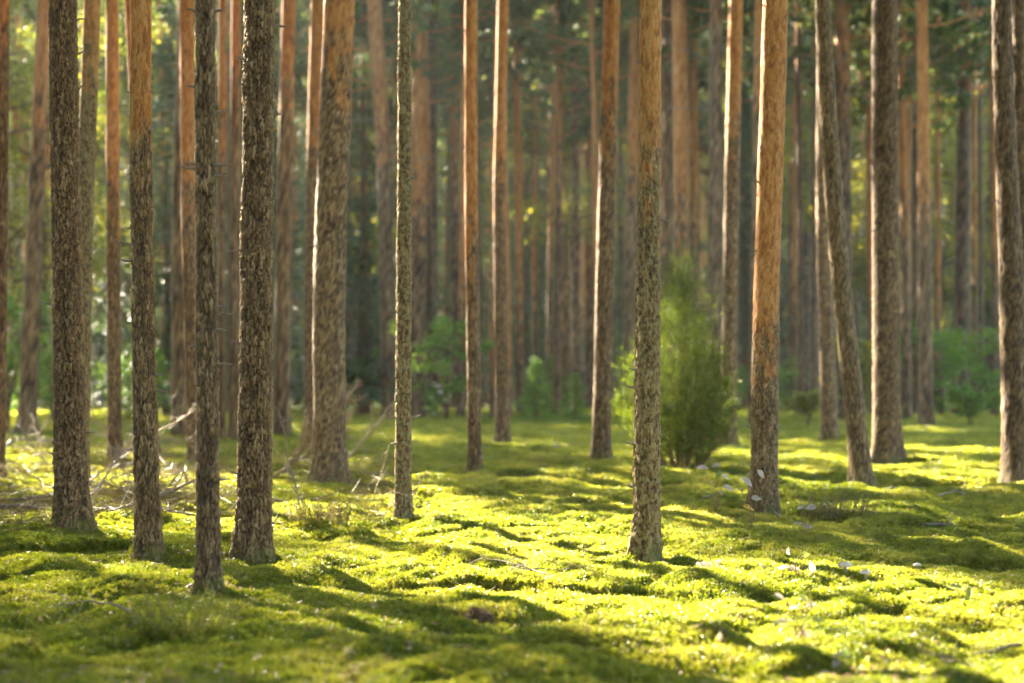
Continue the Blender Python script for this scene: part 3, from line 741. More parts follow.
UG = 'understorey trees behind the pines'
for a in [
    ('leafy', 62, 36, 12.5, 2.6, 'yellow-green leafy tree behind the left foreground pines', 2.5, 'broad'),
    ('leafy', -6, 33, 11.5, 2.4, 'olive-green leafy tree at the left edge behind the pines', 2.0, 'broad'),
    ('leafy', 128, 47, 14, 3.0, 'tall yellowing tree high behind the pinkish straight pine on the left', 5.0, 'broad'),
    ('spruce', 166, 40, 11, 2.5, 'blue-green spruce behind the orange-topped foreground pine', .8, 'spruce'),
    ('spruce', 226, 46, 12, 2.6, 'blue-green spruce seen behind the slender dark nearest pine', 1.0, 'spruce'),
    ('spruce', 98, 52, 11, 2.6, 'dim blue-green spruce between the olive trunk and the pinkish straight pine', .8, 'spruce'),
    ('spruce', 268, 50, 13, 2.6, 'tall spruce seen between the rough-barked foreground pine and thickest tan pine', 1.0, 'spruce'),
    ('spruce', 362, 40, 12, 2.5, 'spruce right of the thickest tan pine with dim green boughs', 1.0, 'spruce'),
    ('leafy', 366, 49, 11, 1.9, 'yellow-tinged leafy tree high right of the thickest tan pine', 4.5, 'broad'),
    ('spruce', 448, 52, 14, 2.7, 'dark spruce behind the dark branchy pine near centre left', 2.0, 'spruce'),
    ('leafy', 545, 54, 15, 3.0, 'yellow-green leafy tree high behind the straight orange pine', 6.0, 'broad'),
    ('spruce', 526, 58, 12, 2.8, 'bluish spruce in the open gap right of the straight orange pine', 1.0, 'spruce'),
    ('leafy', 484, 62, 15, 2.6, 'sunlit far leafy tree between the two slim orange pines', 6.0, 'broad'),
    ('leafy', 610, 66, 17, 3.0, 'far olive leafy tree behind the reddish-brown leaning pine', 8.0, 'broad'),
    ('spruce', 650, 60, 14, 2.4, 'far spruce behind the lichen-mottled front pine', 2.0, 'spruce'),
    ('leafy', 700, 62, 16, 2.8, 'far yellow-green tree high above the juniper', 7.0, 'broad'),
    ('spruce', 745, 52, 12, 2.2, 'blue-green spruce left of the bright orange-barked pine', 2.5, 'spruce'),
    ('leafy', 790, 60, 15, 2.4, 'far olive tree right of the bright orange-barked pine', 7.0, 'broad'),
    ('leafy', 862, 49, 12, 2.2, 'yellow-leaved tree behind the forked-looking dark pine', 4.0, 'yellow'),
    ('leafy', 942, 48, 11, 2.4, 'yellow-leaved tree between the straight orange pine and the dark-stemmed pine', 2.0, 'yellow'),
    ('leafy', 985, 52, 13, 2.6, 'yellow-leaved tree behind the pole-thin pine near the right edge', 3.0, 'yellow'),
    ('spruce', 905, 56, 13, 2.4, 'dim spruce behind the slim orange pine on the right', 2.0, 'spruce'),
    ('spruce', 1028, 50, 12, 2.5, 'dark spruce at the right edge behind the grey pine', 1.0, 'spruce')]:
    kind, px, dep, Ht, rad, lab, zl, mt = a
    if kind == 'leafy': leafy(px, dep, Ht, rad, lab, UG, 700 + px, zl, mt, leaf=0.12, n=110, per=80)
    else: spruce(px, dep, Ht, rad, lab, UG, 700 + px, zl, mt)
SG = 'leafy shrubs under the pines'
for px, dep, Ht, rad, lab, mt, lf in [
    (4, 27, 3.0, 0.75, 'bright green leafy shrub at the left edge beside the dark cut-off pine', 'bright', .12),
    (52, 34, 1.7, 1.0, 'low bright green shrub behind the foot of the purple-brown leaning pine', 'bright', .12),
    (20, 38, 1.6, 1.0, 'low green shrub at the left edge behind the purple-brown leaning pine', 'bright', .12),
    (140, 38, 1.9, 1.0, 'yellow-green shrub behind the orange-topped foreground pine', 'bright', .12),
    (170, 42, 1.6, 0.9, 'small green shrub behind the purplish shaded pine on the left', 'bright', .12),
    (358, 40, 1.9, 1.1, 'green shrub low behind the dry twigs right of the thickest tan pine', 'bright', .12),
    (446, 35, 2.5, 0.8, 'vivid green sapling between the thin greenish trunk and the sprigged orange pine', 'bright', .13),
    
    (862, 37, 2.0, 0.8, 'yellow-green shrub between the curved pine and the broad grey pine', 'yellow', .12),
    (808, 31, 0.7, 0.45, 'low yellowish shrub left of the foot of the pine behind the curved one', 'yellow', .09),
    (942, 40, 2.5, 1.1, 'bright green shrub between the straight orange and dark-stemmed pines', 'bright', .13),
    (993, 38, 2.4, 1.0, 'bright green shrub left of the thick grey right-edge pine', 'bright', .13),
    (970, 30, 0.9, 0.4, 'small green shrub at the foot of the dark-stemmed pine', 'bright', .09),
    (770, 46, 1.4, 1.2, 'dim green shrub low behind the bright orange-barked pine', 'bright', .12)]:
    leafy(px, dep, Ht, rad, lab, SG, 900 + px, 0.25, mt, 'leafy_shrub', lf, 60, 'shrub', 22)
for px, dep, Ht, rad, lab in [(536, 31, 1.5, .6, 'young spruce sapling on the moss right of the straight orange pine'),
                              (575, 34, 1.2, .6, 'low spruce sapling beside the foot of the far grey straight pine'),
                              (552, 40, 1.8, .9, 'dim spruce sapling behind the young one right of the straight orange pine'),
                              (128, 33, 1.3, .6, 'spruce sapling in the brush right of the pinkish straight pine')]:
    spruce(px, dep, Ht, rad, lab, 'spruce saplings on the moss', 950 + px, .1, 'bright', 'spruce_sapling', leaf=.10, cat='sapling')

# far-off wood that closes the view
def far_wood():
    g = np.random.default_rng(17); b = MB()
    n = 36000
    y = g.uniform(78, 150, n); x = g.uniform(-0.62, 0.62, n) * y; z = 0.2 + g.uniform(0, 1, n) ** 0.8 * (0.25 * y + 6)
    gap = fbm(x / 5, z / 4 + y / 9, 5, 3)
    k = gap > 0.22; C = np.stack([x, y, z], 1)[k]
    ctr = np.repeat(C, 7, 0) + g.normal(size=(len(C) * 7, 3)) * .6
    V, F = leaves(ctr, rand_dirs(len(ctr), g), rand_dirs(len(ctr), g), g.uniform(.5, 1.1, len(ctr)), g.uniform(.3, .6, len(ctr)))
    b.add(V, F)
    m = 18000
    yy = g.uniform(150, 175, m); C = np.stack([g.uniform(-.75, .75, m) * yy, yy, 52 * g.uniform(0, 1, m) ** 1.25], 1)
    V, F = leaves(C, rand_dirs(m, g), rand_dirs(m, g) * .5 + np.array([0, -1., 0]), g.uniform(3, 5, m), g.uniform(2.2, 3.5, m)); b.add(V, F)
    m = 9000                                                    # the same wood goes on all round, behind and beside the viewer
    an = g.uniform(0.60, 2 * math.pi - 0.60, m); rr = g.uniform(48, 80, m)
    C = np.stack([rr * np.sin(an), rr * np.cos(an), 0.3 + g.uniform(0, 1, m) ** .8 * 17], 1)
    ctr = np.repeat(C, 7, 0) + g.normal(size=(m * 7, 3)) * .8
    V, F = leaves(ctr, rand_dirs(len(ctr), g), rand_dirs(len(ctr), g), g.uniform(.7, 1.4, len(ctr)), g.uniform(.5, .9, len(ctr)))
    b.add(V, F)
    for i in range(170):
        yy = g.uniform(85, 150); xx = g.uniform(-.6, .6) * yy
        V, F = tube(np.array([[xx, yy, -.2], [xx + g.normal() * .3, yy, 12], [xx + g.normal() * .5, yy, 24]]), [.16, .13, .05], 8); b.add(V, F)
    o = b.build('distant_woodland', M['farwood'])
    tag(o, 'far-off mass of forest closing the view behind all the trunks', 'woodland', kind='stuff')
M['farwood'] = leaf_mat('far_foliage', [(0.07, 0.08, 0.026), (0.15, 0.145, 0.036), (0.25, 0.205, 0.045)], 0.4, pscale=.15)
far_wood()

# ------------------------------------------------------------------ juniper
def juniper():
    g = np.random.default_rng(44)
    base = gpt(682, 465); pass; d = base[1]; s = d / FPX
    root = empty('juniper_bush', base, 'upright bright green juniper bush behind the lichen-mottled front pine', 'shrub')
    spires = [(0, 0, 205, 36), (-7, .1, 190, 32), (9, 0, 180, 32), (-26, .1, 150, 24), (-50, -.1, 112, 22), (-14, -.25, 165, 26), (20, .2, 150, 24), (38, -.1, 112, 22), (48, .15, 85, 20), (10, -.3, 120, 26), (-38, .3, 90, 24), (26, -.3, 70, 22), (-60, .1, 75, 16), (-20, -.35, 60, 26), (42, -.3, 55, 24), (8, -.4, 45, 30), (-48, -.3, 50, 24)]
    CC = []; DD = []
    for ox, oy, hh, w in spires:
        b = MB(); Ht = hh * s; X = ox * s; m = 10; t = np.linspace(0, 1, m)[:, None]
        P = base + np.array([X * .35, oy * .3, -.03]) + np.array([X * .65, oy * .7, 0]) * t ** .7 + np.array([0, 0, Ht]) * t + np.cumsum(g.normal(size=(m, 3)) * .012, 0) * t
        V, F = tube(P, np.linspace(.018, .003, m), 6); b.add(V, F, plate=1., cell=.3)
        b.build('stem', M['bark'], root, True, base)
        for q in range(int(38 + Ht * 78)):
            f = g.uniform(.03, 1.0) ** .9; c = np.array([np.interp(f, t[:, 0], P[:, a]) for a in range(3)])
            az = g.uniform(0, 6.28); L = w * s * (0.16 + .95 * math.sin(math.pi * min(1, (1 - f) * .70 + .05))) * g.uniform(.3, 1.45)
            dv = np.array([math.cos(az), math.sin(az), g.uniform(.5, 1.3)])
            k = 24; tt = g.uniform(.3, 1.1, k)[:, None]
            CC.append(c + dv * L * tt + g.normal(size=(k, 3)) * .022); DD.append(dv * .7 + np.array([0, 0, .5]) + g.normal(size=(k, 3)) * .45)
    CC = np.concatenate(CC); DD = np.concatenate(DD); DD /= np.linalg.norm(DD, axis=1)[:, None]
    V, F = leaves(CC, DD, rand_dirs(len(CC), g), g.uniform(.024, .052, len(CC)), g.uniform(.0055, .010, len(CC)))
    cb = MB(); cb.add(V, F); cb.build('foliage', M['juniper'], root, origin=base)
juniper()

# ------------------------------------------------------------------ dead twigs, seedlings and small things
def twig_mesh(b, P0, d, L, r, g, lev=2, droop=0.0, kids=5):
    m = 9; t = np.linspace(0, 1, m)[:, None]
    P = P0 + d * L * t + np.array([0, 0, -1.]) * droop * L * t ** 2 + np.cumsum(g.normal(size=(m, 3)), 0) * L * .014
    V, F = tube(P, np.linspace(r, r * .3, m), 6); b.add(V, F)
    if lev > 0:
        for q in range(kids):
            f = g.uniform(.2, .98); c = np.array([np.interp(f, t[:, 0], P[:, a]) for a in range(3)])
            dd = d + g.normal(size=3) * .55; dd /= np.linalg.norm(dd)
            twig_mesh(b, c, dd, L * g.uniform(.18, .42) * (1.15 - .5 * f), r * .5, g, lev - 1, droop, max(3, kids - 2))
def dead_branch(px, py, tip, L, r, label, seed, mat='twig', kids=6, lev=2, lift=0.0, name='fallen_branch', group='fallen dead branches', droop=0.05):
    g = np.random.default_rng(seed)
    base = gpt(px, py); base[2] += lift + r * .6
    tp = at_depth(tip[0], tip[1], base[1] + tip[2])
    d = tp - base; L = np.linalg.norm(d) if L is None else L; d /= np.linalg.norm(d)
    b = MB(); twig_mesh(b, base, d, L, r, g, lev, droop, kids)
    tag(b.build(name, M[mat], None, True, base), label, 'branch', group)
dead_branch(283, 478, (352, 396, .3), None, .022, 'bleached dry branch with feathery twigs curling up before the thickest tan pine', 61, 'straw', 15, 3, .02, droop=-.05)
dead_branch(276, 480, (350, 425, -.2), None, .018, 'lower bleached dry branch arching beneath the feathery one by the tan pine', 62, 'straw', 13, 3, .02, droop=-.1)
dead_branch(338, 470, (395, 392, .4), None, .014, 'thin pale dry twig rising right of the thickest tan pine', 63, 'straw', 9, 3, .0)
dead_branch(300, 508, (282, 400, .2), None, .008, 'thin upright brown twig standing right of the rough-barked foreground pine', 64, 'twig', 7, 2, .0)
dead_branch(268, 505, (390, 500, .3), None, .013, 'dark dead branch lying flat on moss left of the thin greenish trunk', 65, 'twig', 7, 2, .02)
dead_branch(305, 506, (290, 482, .0), None, .008, 'short forked dead stick poking from the moss near the flat dark branch', 66, 'twig', 5, 1)
dead_branch(412, 500, (424, 470, .0), None, .009, 'short forked grey stick just right of the thin greenish trunk', 67, 'twig', 4, 1)
dead_branch(372, 500, (384, 440, .3), None, .004, 'fine upright straw stalk left of the thin greenish trunk', 68, 'straw', 4, 1)
dead_branch(152, 508, (200, 478, .4), None, .022, 'thick dark dead bough lying between two left foreground pines', 69, 'twig', 8, 2, .03)
dead_branch(88, 505, (140, 440, .8), None, .012, 'slanting dead branch right of the thick leftmost foreground pine', 70, 'twig', 9, 2, .05)
dead_branch(90, 492, (205, 395, 1.2), None, .010, 'long thin pale twig slanting up behind the orange-topped foreground pine', 71, 'straw', 8, 2, .1)
dead_branch(120, 470, (90, 365, .4), None, .011, 'arched pale dry stalk between the leftmost thick pine and orange-topped pine', 72, 'straw', 9, 2, .0, droop=.3)
dead_branch(48, 470, (18, 415, .4), None, .011, 'bare dead branch pointing up left in the brush by the left edge', 73, 'twig', 8, 2, .05)
dead_branch(46, 472, (28, 408, .8), None, .009, 'pale dead branch beside another in the brush by the left edge', 74, 'straw', 8, 2, .05)
dead_branch(2, 512, (66, 512, -.2), None, .022, 'dark stick lying on the moss at the left edge', 75, 'twig', 6, 2, .03)
dead_branch(30, 505, (130, 492, .5), None, .012, 'long thin dead branch lying across moss before the thick leftmost pine', 76, 'twig', 10, 2, .05)
dead_branch(60, 452, (0, 435, .3), None, .012, 'low dead branch in the brush by the purple-brown leaning pine', 77, 'twig', 9, 2, .1)
dead_branch(170, 470, (128, 440, .8), None, .010, 'dead branch tangle behind the orange-topped foreground pine', 78, 'twig', 10, 2, .06)
dead_branch(160, 440, (195, 390, .4), None, .011, 'pale feathery dry twig left of the slender dark nearest pine', 79, 'straw', 10, 2, .2)
dead_branch(128, 618, (58, 597, .3), None, .006, 'thin brown twig lying on shaded moss in the left foreground', 80, 'twig', 6, 2, .03)
dead_branch(545, 582, (478, 556, .3), None, .005, 'fine bare twig lying over sunlit moss left of the lichen-mottled front pine', 81, 'twig', 8, 2, .04)
dead_branch(520, 577, (600, 566, .3), None, .004, 'fine bare twig touching the other one on sunlit moss at centre', 82, 'twig', 6, 2, .03)
dead_branch(1024, 654, (915, 664, .1), None, .008, 'dark twig lying on moss in the lower right corner', 83, 'twig', 7, 2, .03)
dead_branch(975, 672, (918, 640, .0), None, .005, 'thin twig rising beside the dark twig in the lower right corner', 84, 'twig', 5, 2, .02)
dead_branch(878, 492, (960, 470, 1.6), None, .010, 'long thin branch lying on moss right of the curved pine', 85, 'twig', 6, 2, .03)
dead_branch(940, 502, (985, 482, 1.0), None, .009, 'short thin branch on moss left of the thick grey right-edge pine', 86, 'twig', 5, 2, .03)
dead_branch(925, 528, (972, 526, .3), None, .009, 'dark twig across a sunlit streak of moss on the right', 87, 'twig', 6, 2, .02)
dead_branch(780, 520, (770, 506, .0), None, .012, 'broken stick leaning at the foot of the bright orange-barked pine', 88, 'twig', 3, 1, .0)
dead_branch(925, 578, (960, 574, .1), None, .006, 'small dark twig near the single mushroom', 89, 'twig', 3, 1, .01)
dead_branch(770, 665, (745, 604, .1), None, .003, 'thin upright reddish stalk in sunlit moss in the lower right foreground', 90, 'stem', 2, 1, .0)
dead_branch(555, 450, (600, 446, .5), None, .025, 'dark fallen branch on far moss left of the reddish-brown leaning pine', 92, 'twig', 6, 2, .04)
dead_branch(690, 505, (720, 492, .2), None, .006, 'small forked twig on moss between the front pine and pink-leaved seedling', 93, 'twig', 4, 1, .0)

_g = np.random.default_rng(222)
for k in range(46):
    px = _g.uniform(-10, 215); py = _g.uniform(440, 522)
    ln = _g.uniform(30, 90) * (py - 370) / 110; a = _g.normal() * .35 + (math.pi if _g.uniform() < .5 else 0)
    dead_branch(px, py, (px + ln * math.cos(a), py - abs(ln * math.sin(a)) * .6 - 4, _g.uniform(-.3, .8)), None, _g.uniform(.005, .010), 'dead brown twig in the tangle of brush between the left foreground pines', 400 + k, 'twig' if _g.uniform() < .5 else 'straw', 10, 2, _g.uniform(.01, .06), group='tangled brush twigs on the left')
def leaf_shape(C, D, Nn, L, W):
    """one oval leaf, folded a little along the midrib, as a small mesh"""
    D = D / np.linalg.norm(D); Sd = np.cross(D, Nn); Sd /= np.linalg.norm(Sd); U = np.cross(Sd, D)
    t = np.linspace(0, 1, 8); w = np.sin(math.pi * np.clip(t, .0, 1) ** .8) * W * .5 + .0004
    mid = C + D[None] * (t * L)[:, None] - U[None] * (L * .22 * t ** 2)[:, None]
    V = np.concatenate([mid + Sd * w[:, None] + U * (w * .3)[:, None], mid, mid - Sd * w[:, None] + U * (w * .3)[:, None]])
    i = np.arange(7); F = np.concatenate([np.stack([i, i + 8, i + 9, i + 1], 1), np.stack([i + 8, i + 16, i + 17, i + 9], 1)])
    return V, F
def seedling(px, py, leafs, label, seed, mats=('pale',), L=.055, group='broad-leaved seedlings in the moss'):
    g = np.random.default_rng(seed); base = gpt(px, py); s = base[1] / FPX
    root = empty('seedling', base, label, 'seedling', group)
    st = MB()
    for k, (lx, ly) in enumerate(leafs):
        c = base + np.array([(lx - px) * s, g.uniform(-.06, .06), max(.015, (py - ly) * s)])
        t = np.linspace(0, 1, 6)[:, None]; P = base + (c - base) * t * np.array([1, 1, 1.]) + np.array([0, 0, 1.]) * (0.03 * np.sin(math.pi * t)); P[0, 2] -= .02
        V, F = tube(P, np.linspace(.0022, .0011, 6), 5); st.add(V, F)
        D = np.array([g.uniform(-1, 1), g.uniform(-.5, .5), g.uniform(-.35, .15)]); Nn = np.array([g.normal() * .3, -.8 + g.normal() * .25, .8])
        Lk = L * g.uniform(.8, 1.3); D /= np.linalg.norm(D)
        V, F = leaf_shape(c - D * Lk * .5, D, Nn, Lk, Lk * g.uniform(.45, .6)); lb = MB(); lb.add(V, F)
        lb.build('leaf', M[mats[k % len(mats)]], root, True, base)
    st.build('stem', M['stem'], root, True, base)
seedling(716, 513, [(703, 468), (716, 466), (718, 474), (727, 478), (712, 484), (708, 496), (722, 494), (730, 489)], 'seedling with pale pinkish leaves left of the bright orange-barked pine', 1, ('pale', 'pale', 'greenleaf'), .075)
seedling(752, 530, [(747, 474), (761, 474), (749, 482), (756, 498), (750, 508), (742, 490)], 'pale pink-leaved seedling directly before the foot of the bright orange-barked pine', 2, ('pale', 'pale', 'pale', 'pale', 'yleaf'), .08)
seedling(804, 535, [(799, 507), (812, 508), (826, 506), (800, 524), (808, 527)], 'low pale-leaved seedling right of the bright orange-barked pine', 3, ('pale',), .065)
seedling(797, 576, [(790, 552), (808, 555), (796, 570), (812, 567), (785, 569)], 'pale-leaved seedling left of the pair of mushrooms', 4, ('pale', 'greenleaf', 'pale'), .06)
seedling(800, 640, [(782, 598), (802, 596), (810, 606), (784, 622), (776, 624), (806, 634), (815, 617), (794, 608)], 'leggy seedling with mixed pale and green leaves in the right foreground', 5, ('pale', 'greenleaf', 'pale', 'pale', 'greenleaf'), .045)
seedling(838, 672, [(836, 664), (846, 655), (833, 652)], 'small seedling with pale leaves at the lower right', 6, ('pale', 'greenleaf'), .045)
seedling(132, 632, [(130, 606), (133, 623), (138, 630), (126, 628)], 'little plant with one bright yellow leaf in the left foreground', 7, ('yleaf', 'greenleaf', 'greenleaf'), .042)
seedling(709, 567, [(706, 564), (718, 565), (700, 566)], 'flat whitish leaves on moss right of the lichen-mottled front pine', 8, ('pale',), .07)
seedling(958, 600, [(958, 592), (965, 598)], 'single light green leaf sprout on the shaded right moss', 9, ('greenleaf',), .05)
seedling(476, 470, [(468, 463), (482, 455), (486, 446), (478, 462), (470, 452)], 'green sprig at the foot of the slim orange pine', 10, ('greenleaf',), .12)
seedling(437, 424, [(432, 398), (440, 392), (446, 400), (428, 408), (438, 386), (450, 396), (444, 410), (434, 414)], 'small pale-leaved seedling in front of the vivid green sapling', 12, ('greenleaf', 'pale', 'greenleaf'), .14)
seedling(722, 640, [(718, 640), (728, 638), (724, 636)], 'whitish leaves lying on sunlit moss in the lower right', 11, ('pale',), .05)

def mushroom(px, py, rad, label, seed):
    g = np.random.default_rng(seed); base = gpt(px, py); base[2] -= .004
    root = empty('mushroom', base, label, 'mushroom', 'pale mushrooms in the moss')
    h = rad * 1.25
    b = MB(); V, F = tube(base + np.array([[0, 0, -.02], [.002, 0, h * .5], [.0, 0, h]]), [rad * .32, rad * .26, rad * .25], 14); b.add(V, F); b.build('stalk', M['shroom'], root, True, base)
    prof = [(0.02, .55), (.35, .52), (.7, .36), (.92, .14), (1.0, -.05), (.96, -.12), (.6, -.05), (.25, -.02)]
    th = np.linspace(0, 6.2832, 28, endpoint=False); V = []
    for r_, z_ in prof: V.append(np.stack([r_ * rad * np.cos(th) * (1 + .05 * np.sin(3 * th + seed)), r_ * rad * np.sin(th), h + z_ * rad + 0 * th + .05 * rad * np.cos(th)], 1))
    V = np.concatenate(V) + base; n = len(prof); i = np.arange(n - 1)[:, None] * 28; j = np.arange(28)[None]; k = (j + 1) % 28
    F = np.stack([i + j, i + 28 + j, i + 28 + k, i + k], -1).reshape(-1, 4); b = MB(); b.add(V, F); b.build('cap', M['shroom'], root, True, base)
mushroom(845, 574, .036, 'larger pale mushroom, left one of a close pair on the moss', 1)
mushroom(865, 579, .028, 'smaller pale mushroom, right one of a close pair on the moss', 2)
mushroom(917, 570, .024, 'single small whitish mushroom beside a dark twig on the right', 3)

def clod():
    g = np.random.default_rng(5); base = gpt(478, 622)
    root = empty('torn_moss_clod', base, 'dark brown torn clod of earth and moss on sunlit ground near centre bottom', 'clod')
    nu, nv = 40, 22; th = np.linspace(0, 6.2832, nu, endpoint=False); ph = np.linspace(-.3, math.pi / 2, nv)
    T, Pp = np.meshgrid(th, ph); r = .040 * (0.55 + .95 * fbm(T.ravel() * 1.4 % 8.8, Pp.ravel() * 3, 3, 3).reshape(T.shape))
    V = np.stack([1.35 * r * np.cos(T) * np.cos(Pp), r * np.sin(T) * np.cos(Pp), 1.1 * r * np.sin(Pp) + .005], -1).reshape(-1, 3) + base
    i = np.arange(nv - 1)[:, None] * nu; j = np.arange(nu)[None]; k = (j + 1) % nu
    b = MB(); b.add(V, np.stack([i + j, i + k, i + nu + k, i + nu + j], -1).reshape(-1, 4)); b.build('earth', M['peat'], root, True, base)
    n = 700; D = rand_dirs(n, g); D[:, 2] = np.abs(D[:, 2]); C = base + D * .044 * np.array([1.3, 1, 1.1]); D2 = D + g.normal(size=(n, 3)) * .6; D2 /= np.linalg.norm(D2, axis=1)[:, None]
    V, F = leaves(C, D2, rand_dirs(n, g), g.uniform(.015, .05, n), .004); b = MB(); b.add(V, F); b.build('dry_fibres', M['litter'], root, origin=base)
clod()

def needle_clump(px, py, wpx, hpx, label, seed, n=420, mat='heath', name='heather_clump', cat='plant'):
    g = np.random.default_rng(seed); base = gpt(px, py); s = base[1] / FPX
    root = empty(name, base, label, cat)
    b = MB(); C = []; D = []
    for k in range(80):
        az = g.uniform(0, 6.28); rr = g.uniform(0, 1) ** .6 * wpx * .5 * s
        p0 = base + np.array([rr * math.cos(az), rr * .6 * math.sin(az), -.02]); Ht = hpx * s * g.uniform(.5, 1.1)
        d = np.array([math.cos(az) * .3, math.sin(az) * .3, 1.]); t = np.linspace(0, 1, 6)[:, None]; P = p0 + d * Ht * t + np.cumsum(g.normal(size=(6, 3)) * .004, 0)
        V, F = tube(P, np.linspace(.0016, .0007, 6), 4); b.add(V, F)
        tt = g.uniform(.15, 1.05, 30); q = np.stack([np.interp(tt, t[:, 0], P[:, a]) for a in range(3)], 1)
        dd = d[None] * .7 + g.normal(size=(30, 3)) * .6; dd /= np.linalg.norm(dd, axis=1)[:, None]; C.append(q + dd * .008); D.append(dd)
    b.build('stem', M['stem'], root, True, base)
    C = np.concatenate(C); D = np.concatenate(D); V, F = leaves(C, D, rand_dirs(len(C), g), g.uniform(.016, .034, len(C)), .0045)
    cb = MB(); cb.add(V, F); cb.build('foliage', M[mat], root, origin=base)
M['heath'] = leaf_mat('heather_green', [(.12, .15, .025), (.19, .205, .035), (.27, .26, .06)], .4, pscale=12)
M['heath_dry'] = leaf_mat('heather_dry', [(.14, .11, .05), (.20, .16, .07), (.22, .22, .08)], .3, pscale=12)
needle_clump(188, 634, 95, 42, 'fine pale green heather clump at the foot of the slender dark nearest pine', 8)
needle_clump(838, 515, 70, 24, 'low dry heather tuft on moss in front of the curved pine', 9, mat='heath_dry')
needle_clump(320, 520, 60, 20, 'sparse dry stalks in moss before the thickest tan pine', 10, mat='heath_dry', name='dry_stalks')

def litter():
    g = np.random.default_rng(12); n = 9000
    y = 4 + 20 * g.uniform(size=n) ** 1.7; x = g.uniform(-.44, .44, n) * y; k = fbm(x / .9, y / .9, 9, 2) > .47; x, y = x[k], y[k]
    for p in PINES:
        b0 = gpt(p[1], p[2])
        if b0[1] < 16:
            q = 90; a = g.uniform(0, 6.28, q); rr = p[3] * .5 * b0[1] / FPX + np.abs(g.normal(size=q)) * .16
            x = np.concatenate([x, b0[0] + rr * np.cos(a)]); y = np.concatenate([y, b0[1] + rr * np.sin(a)])
    C = np.stack([x, y, ground_h(x, y) + .022], 1); D = rand_dirs(len(C), g) * np.array([1, 1, .3]); D /= np.linalg.norm(D, axis=1)[:, None]
    tw = g.uniform(size=len(C)) < .6
    V, F = leaves(C, D, rand_dirs(len(C), g) * .35 + np.array([0, 0, 1.]), np.where(tw, g.uniform(.03, .11, len(C)), g.uniform(.02, .045, len(C))), np.where(tw, .004, g.uniform(.012, .026, len(C))))
    b = MB(); b.add(V, F)
    tag(b.build('forest_litter', M['litter']), 'brown fallen needles, leaf scraps and bark bits strewn on the moss', 'litter', kind='stuff')
litter()
def brush_floor():
    g = np.random.default_rng(33); n = 7000
    y = g.uniform(9.5, 19, n); px = np.where(g.uniform(size=n) < .75, g.uniform(-40, 235, n), g.uniform(235, 400, n)); x = (px - 512) / FPX * y
    k = fbm(x / .8, y / .8, 19, 3) > .44; x, y = x[k], y[k]; n = len(x)
    C = np.stack([x, y, ground_h(x, y) + .02 + .22 * g.uniform(size=n) ** 3], 1); D = rand_dirs(n, g) * np.array([1, 1, .45]); D /= np.linalg.norm(D, axis=1)[:, None]
    b = MB()
    V, F = leaves(C, D, rand_dirs(n, g), g.uniform(.08, .40, n), g.uniform(.003, .007, n)); b.add(V, F)
    V, F = leaves(C, D, np.cross(rand_dirs(n, g), D), g.uniform(.08, .40, n), g.uniform(.003, .007, n)); b.add(V, F)
    tag(b.build('dry_brush', M['brush']), 'dry tan twig litter and dead stalks strewn over the moss on the left', 'brush', kind='stuff')
M['brush'] = leaf_mat('dry_brush', [(0.08, 0.053, 0.026), (0.16, 0.108, 0.053), (0.27, 0.195, 0.10)], 0.1, pscale=5)
brush_floor()

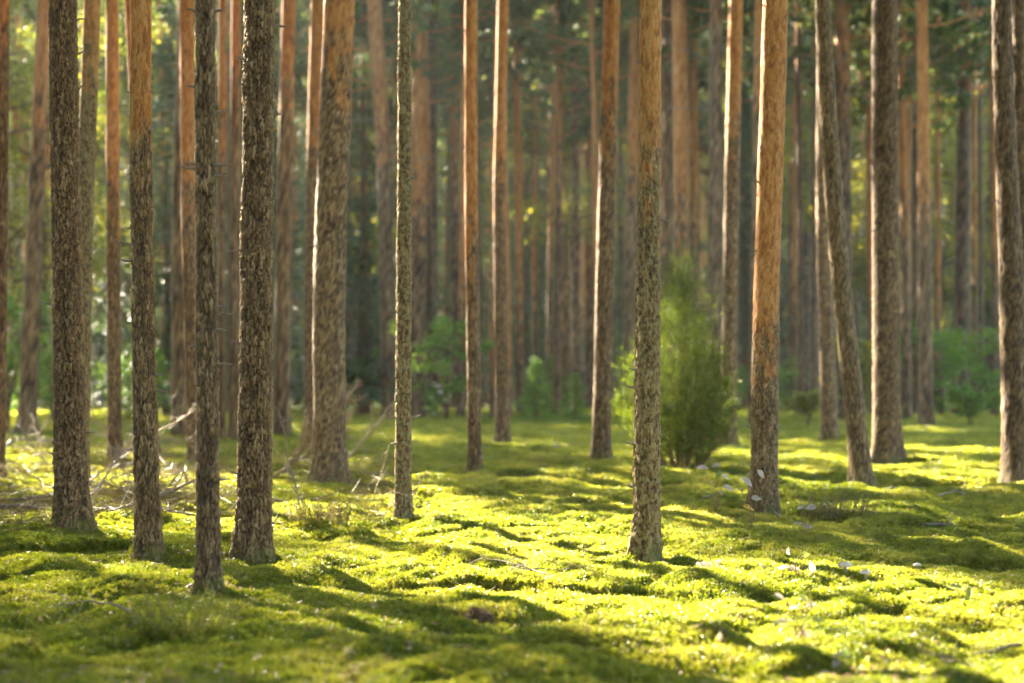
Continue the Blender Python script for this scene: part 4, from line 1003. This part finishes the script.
# ------------------------------------------------------------------ air
def haze():
    b = MB(); x0, x1, y0, y1, z0, z1 = -950, 950, -80, 1100, -2.0, 40
    V = np.array([(x, y, z) for z in (z0, z1) for y in (y0, y1) for x in (x0, x1)], float)
    b.add(V, np.array([[0, 2, 3, 1], [4, 5, 7, 6], [0, 1, 5, 4], [2, 6, 7, 3], [0, 4, 6, 2], [1, 3, 7, 5]]))
    m, nt, out = newmat('forest_air')
    p = N(nt, 'ShaderNodeVolumePrincipled'); p.inputs['Color'].default_value = (0.88, 0.93, 0.86, 1); p.inputs['Density'].default_value = 0.00035
    p.inputs['Anisotropy'].default_value = 0.3
    nt.links.new(p.outputs[0], out.inputs['Volume'])
    o = b.build('haze', m); tag(o, 'thin pale haze softening the far trunks and foliage', 'haze', kind='stuff')
haze()

# ------------------------------------------------------------------ light, sky, camera
w = bpy.data.worlds.new('World'); sc.world = w; w.use_nodes = True
nt = w.node_tree; bg = nt.nodes['Background']
sky = nt.nodes.new('ShaderNodeTexSky'); sky.sky_type = 'NISHITA'; sky.sun_disc = False
sky.sun_elevation = SUN_EL
az = math.atan2(TO_SUN[0], TO_SUN[1])
sky.sun_rotation = az % (2 * math.pi)
nt.links.new(sky.outputs[0], bg.inputs[0]); bg.inputs[1].default_value = 0.135
sl = bpy.data.lights.new('sun', 'SUN'); sl.energy = 5.0; sl.angle = R(0.8); sl.color = (1.0, 0.87, 0.68)
so = bpy.data.objects.new('sun', sl); COL.objects.link(so)
from mathutils import Vector
so.rotation_euler = Vector(tuple(TO_SUN)).to_track_quat('Z', 'Y').to_euler(); so.location = tuple(TO_SUN * 40)

cam = bpy.data.cameras.new('camera'); co = bpy.data.objects.new('camera', cam); COL.objects.link(co)
cam.sensor_width = 36; cam.lens = FPX / 1024 * 36; cam.clip_start = 0.1; cam.clip_end = 3000
co.location = (0, 0, CZ); co.rotation_euler = (R(90) + PITCH, 0, 0)
cam.dof.use_dof = True; cam.dof.focus_distance = 8.2; cam.dof.aperture_fstop = 1.4; cam.dof.aperture_blades = 0
sc.camera = co
sc.view_settings.view_transform = 'Standard'; sc.view_settings.look = 'None'; sc.view_settings.gamma = 1
sc.view_settings.use_curve_mapping = False; sc.view_settings.exposure = 4.22
sc.render.engine = 'CYCLES'
sc.cycles.use_denoising = True
sc.cycles.max_bounces = 8; sc.cycles.diffuse_bounces = 4; sc.cycles.transmission_bounces = 4; sc.cycles.glossy_bounces = 2
sc.cycles.sample_clamp_indirect = 6; sc.cycles.volume_bounces = 0
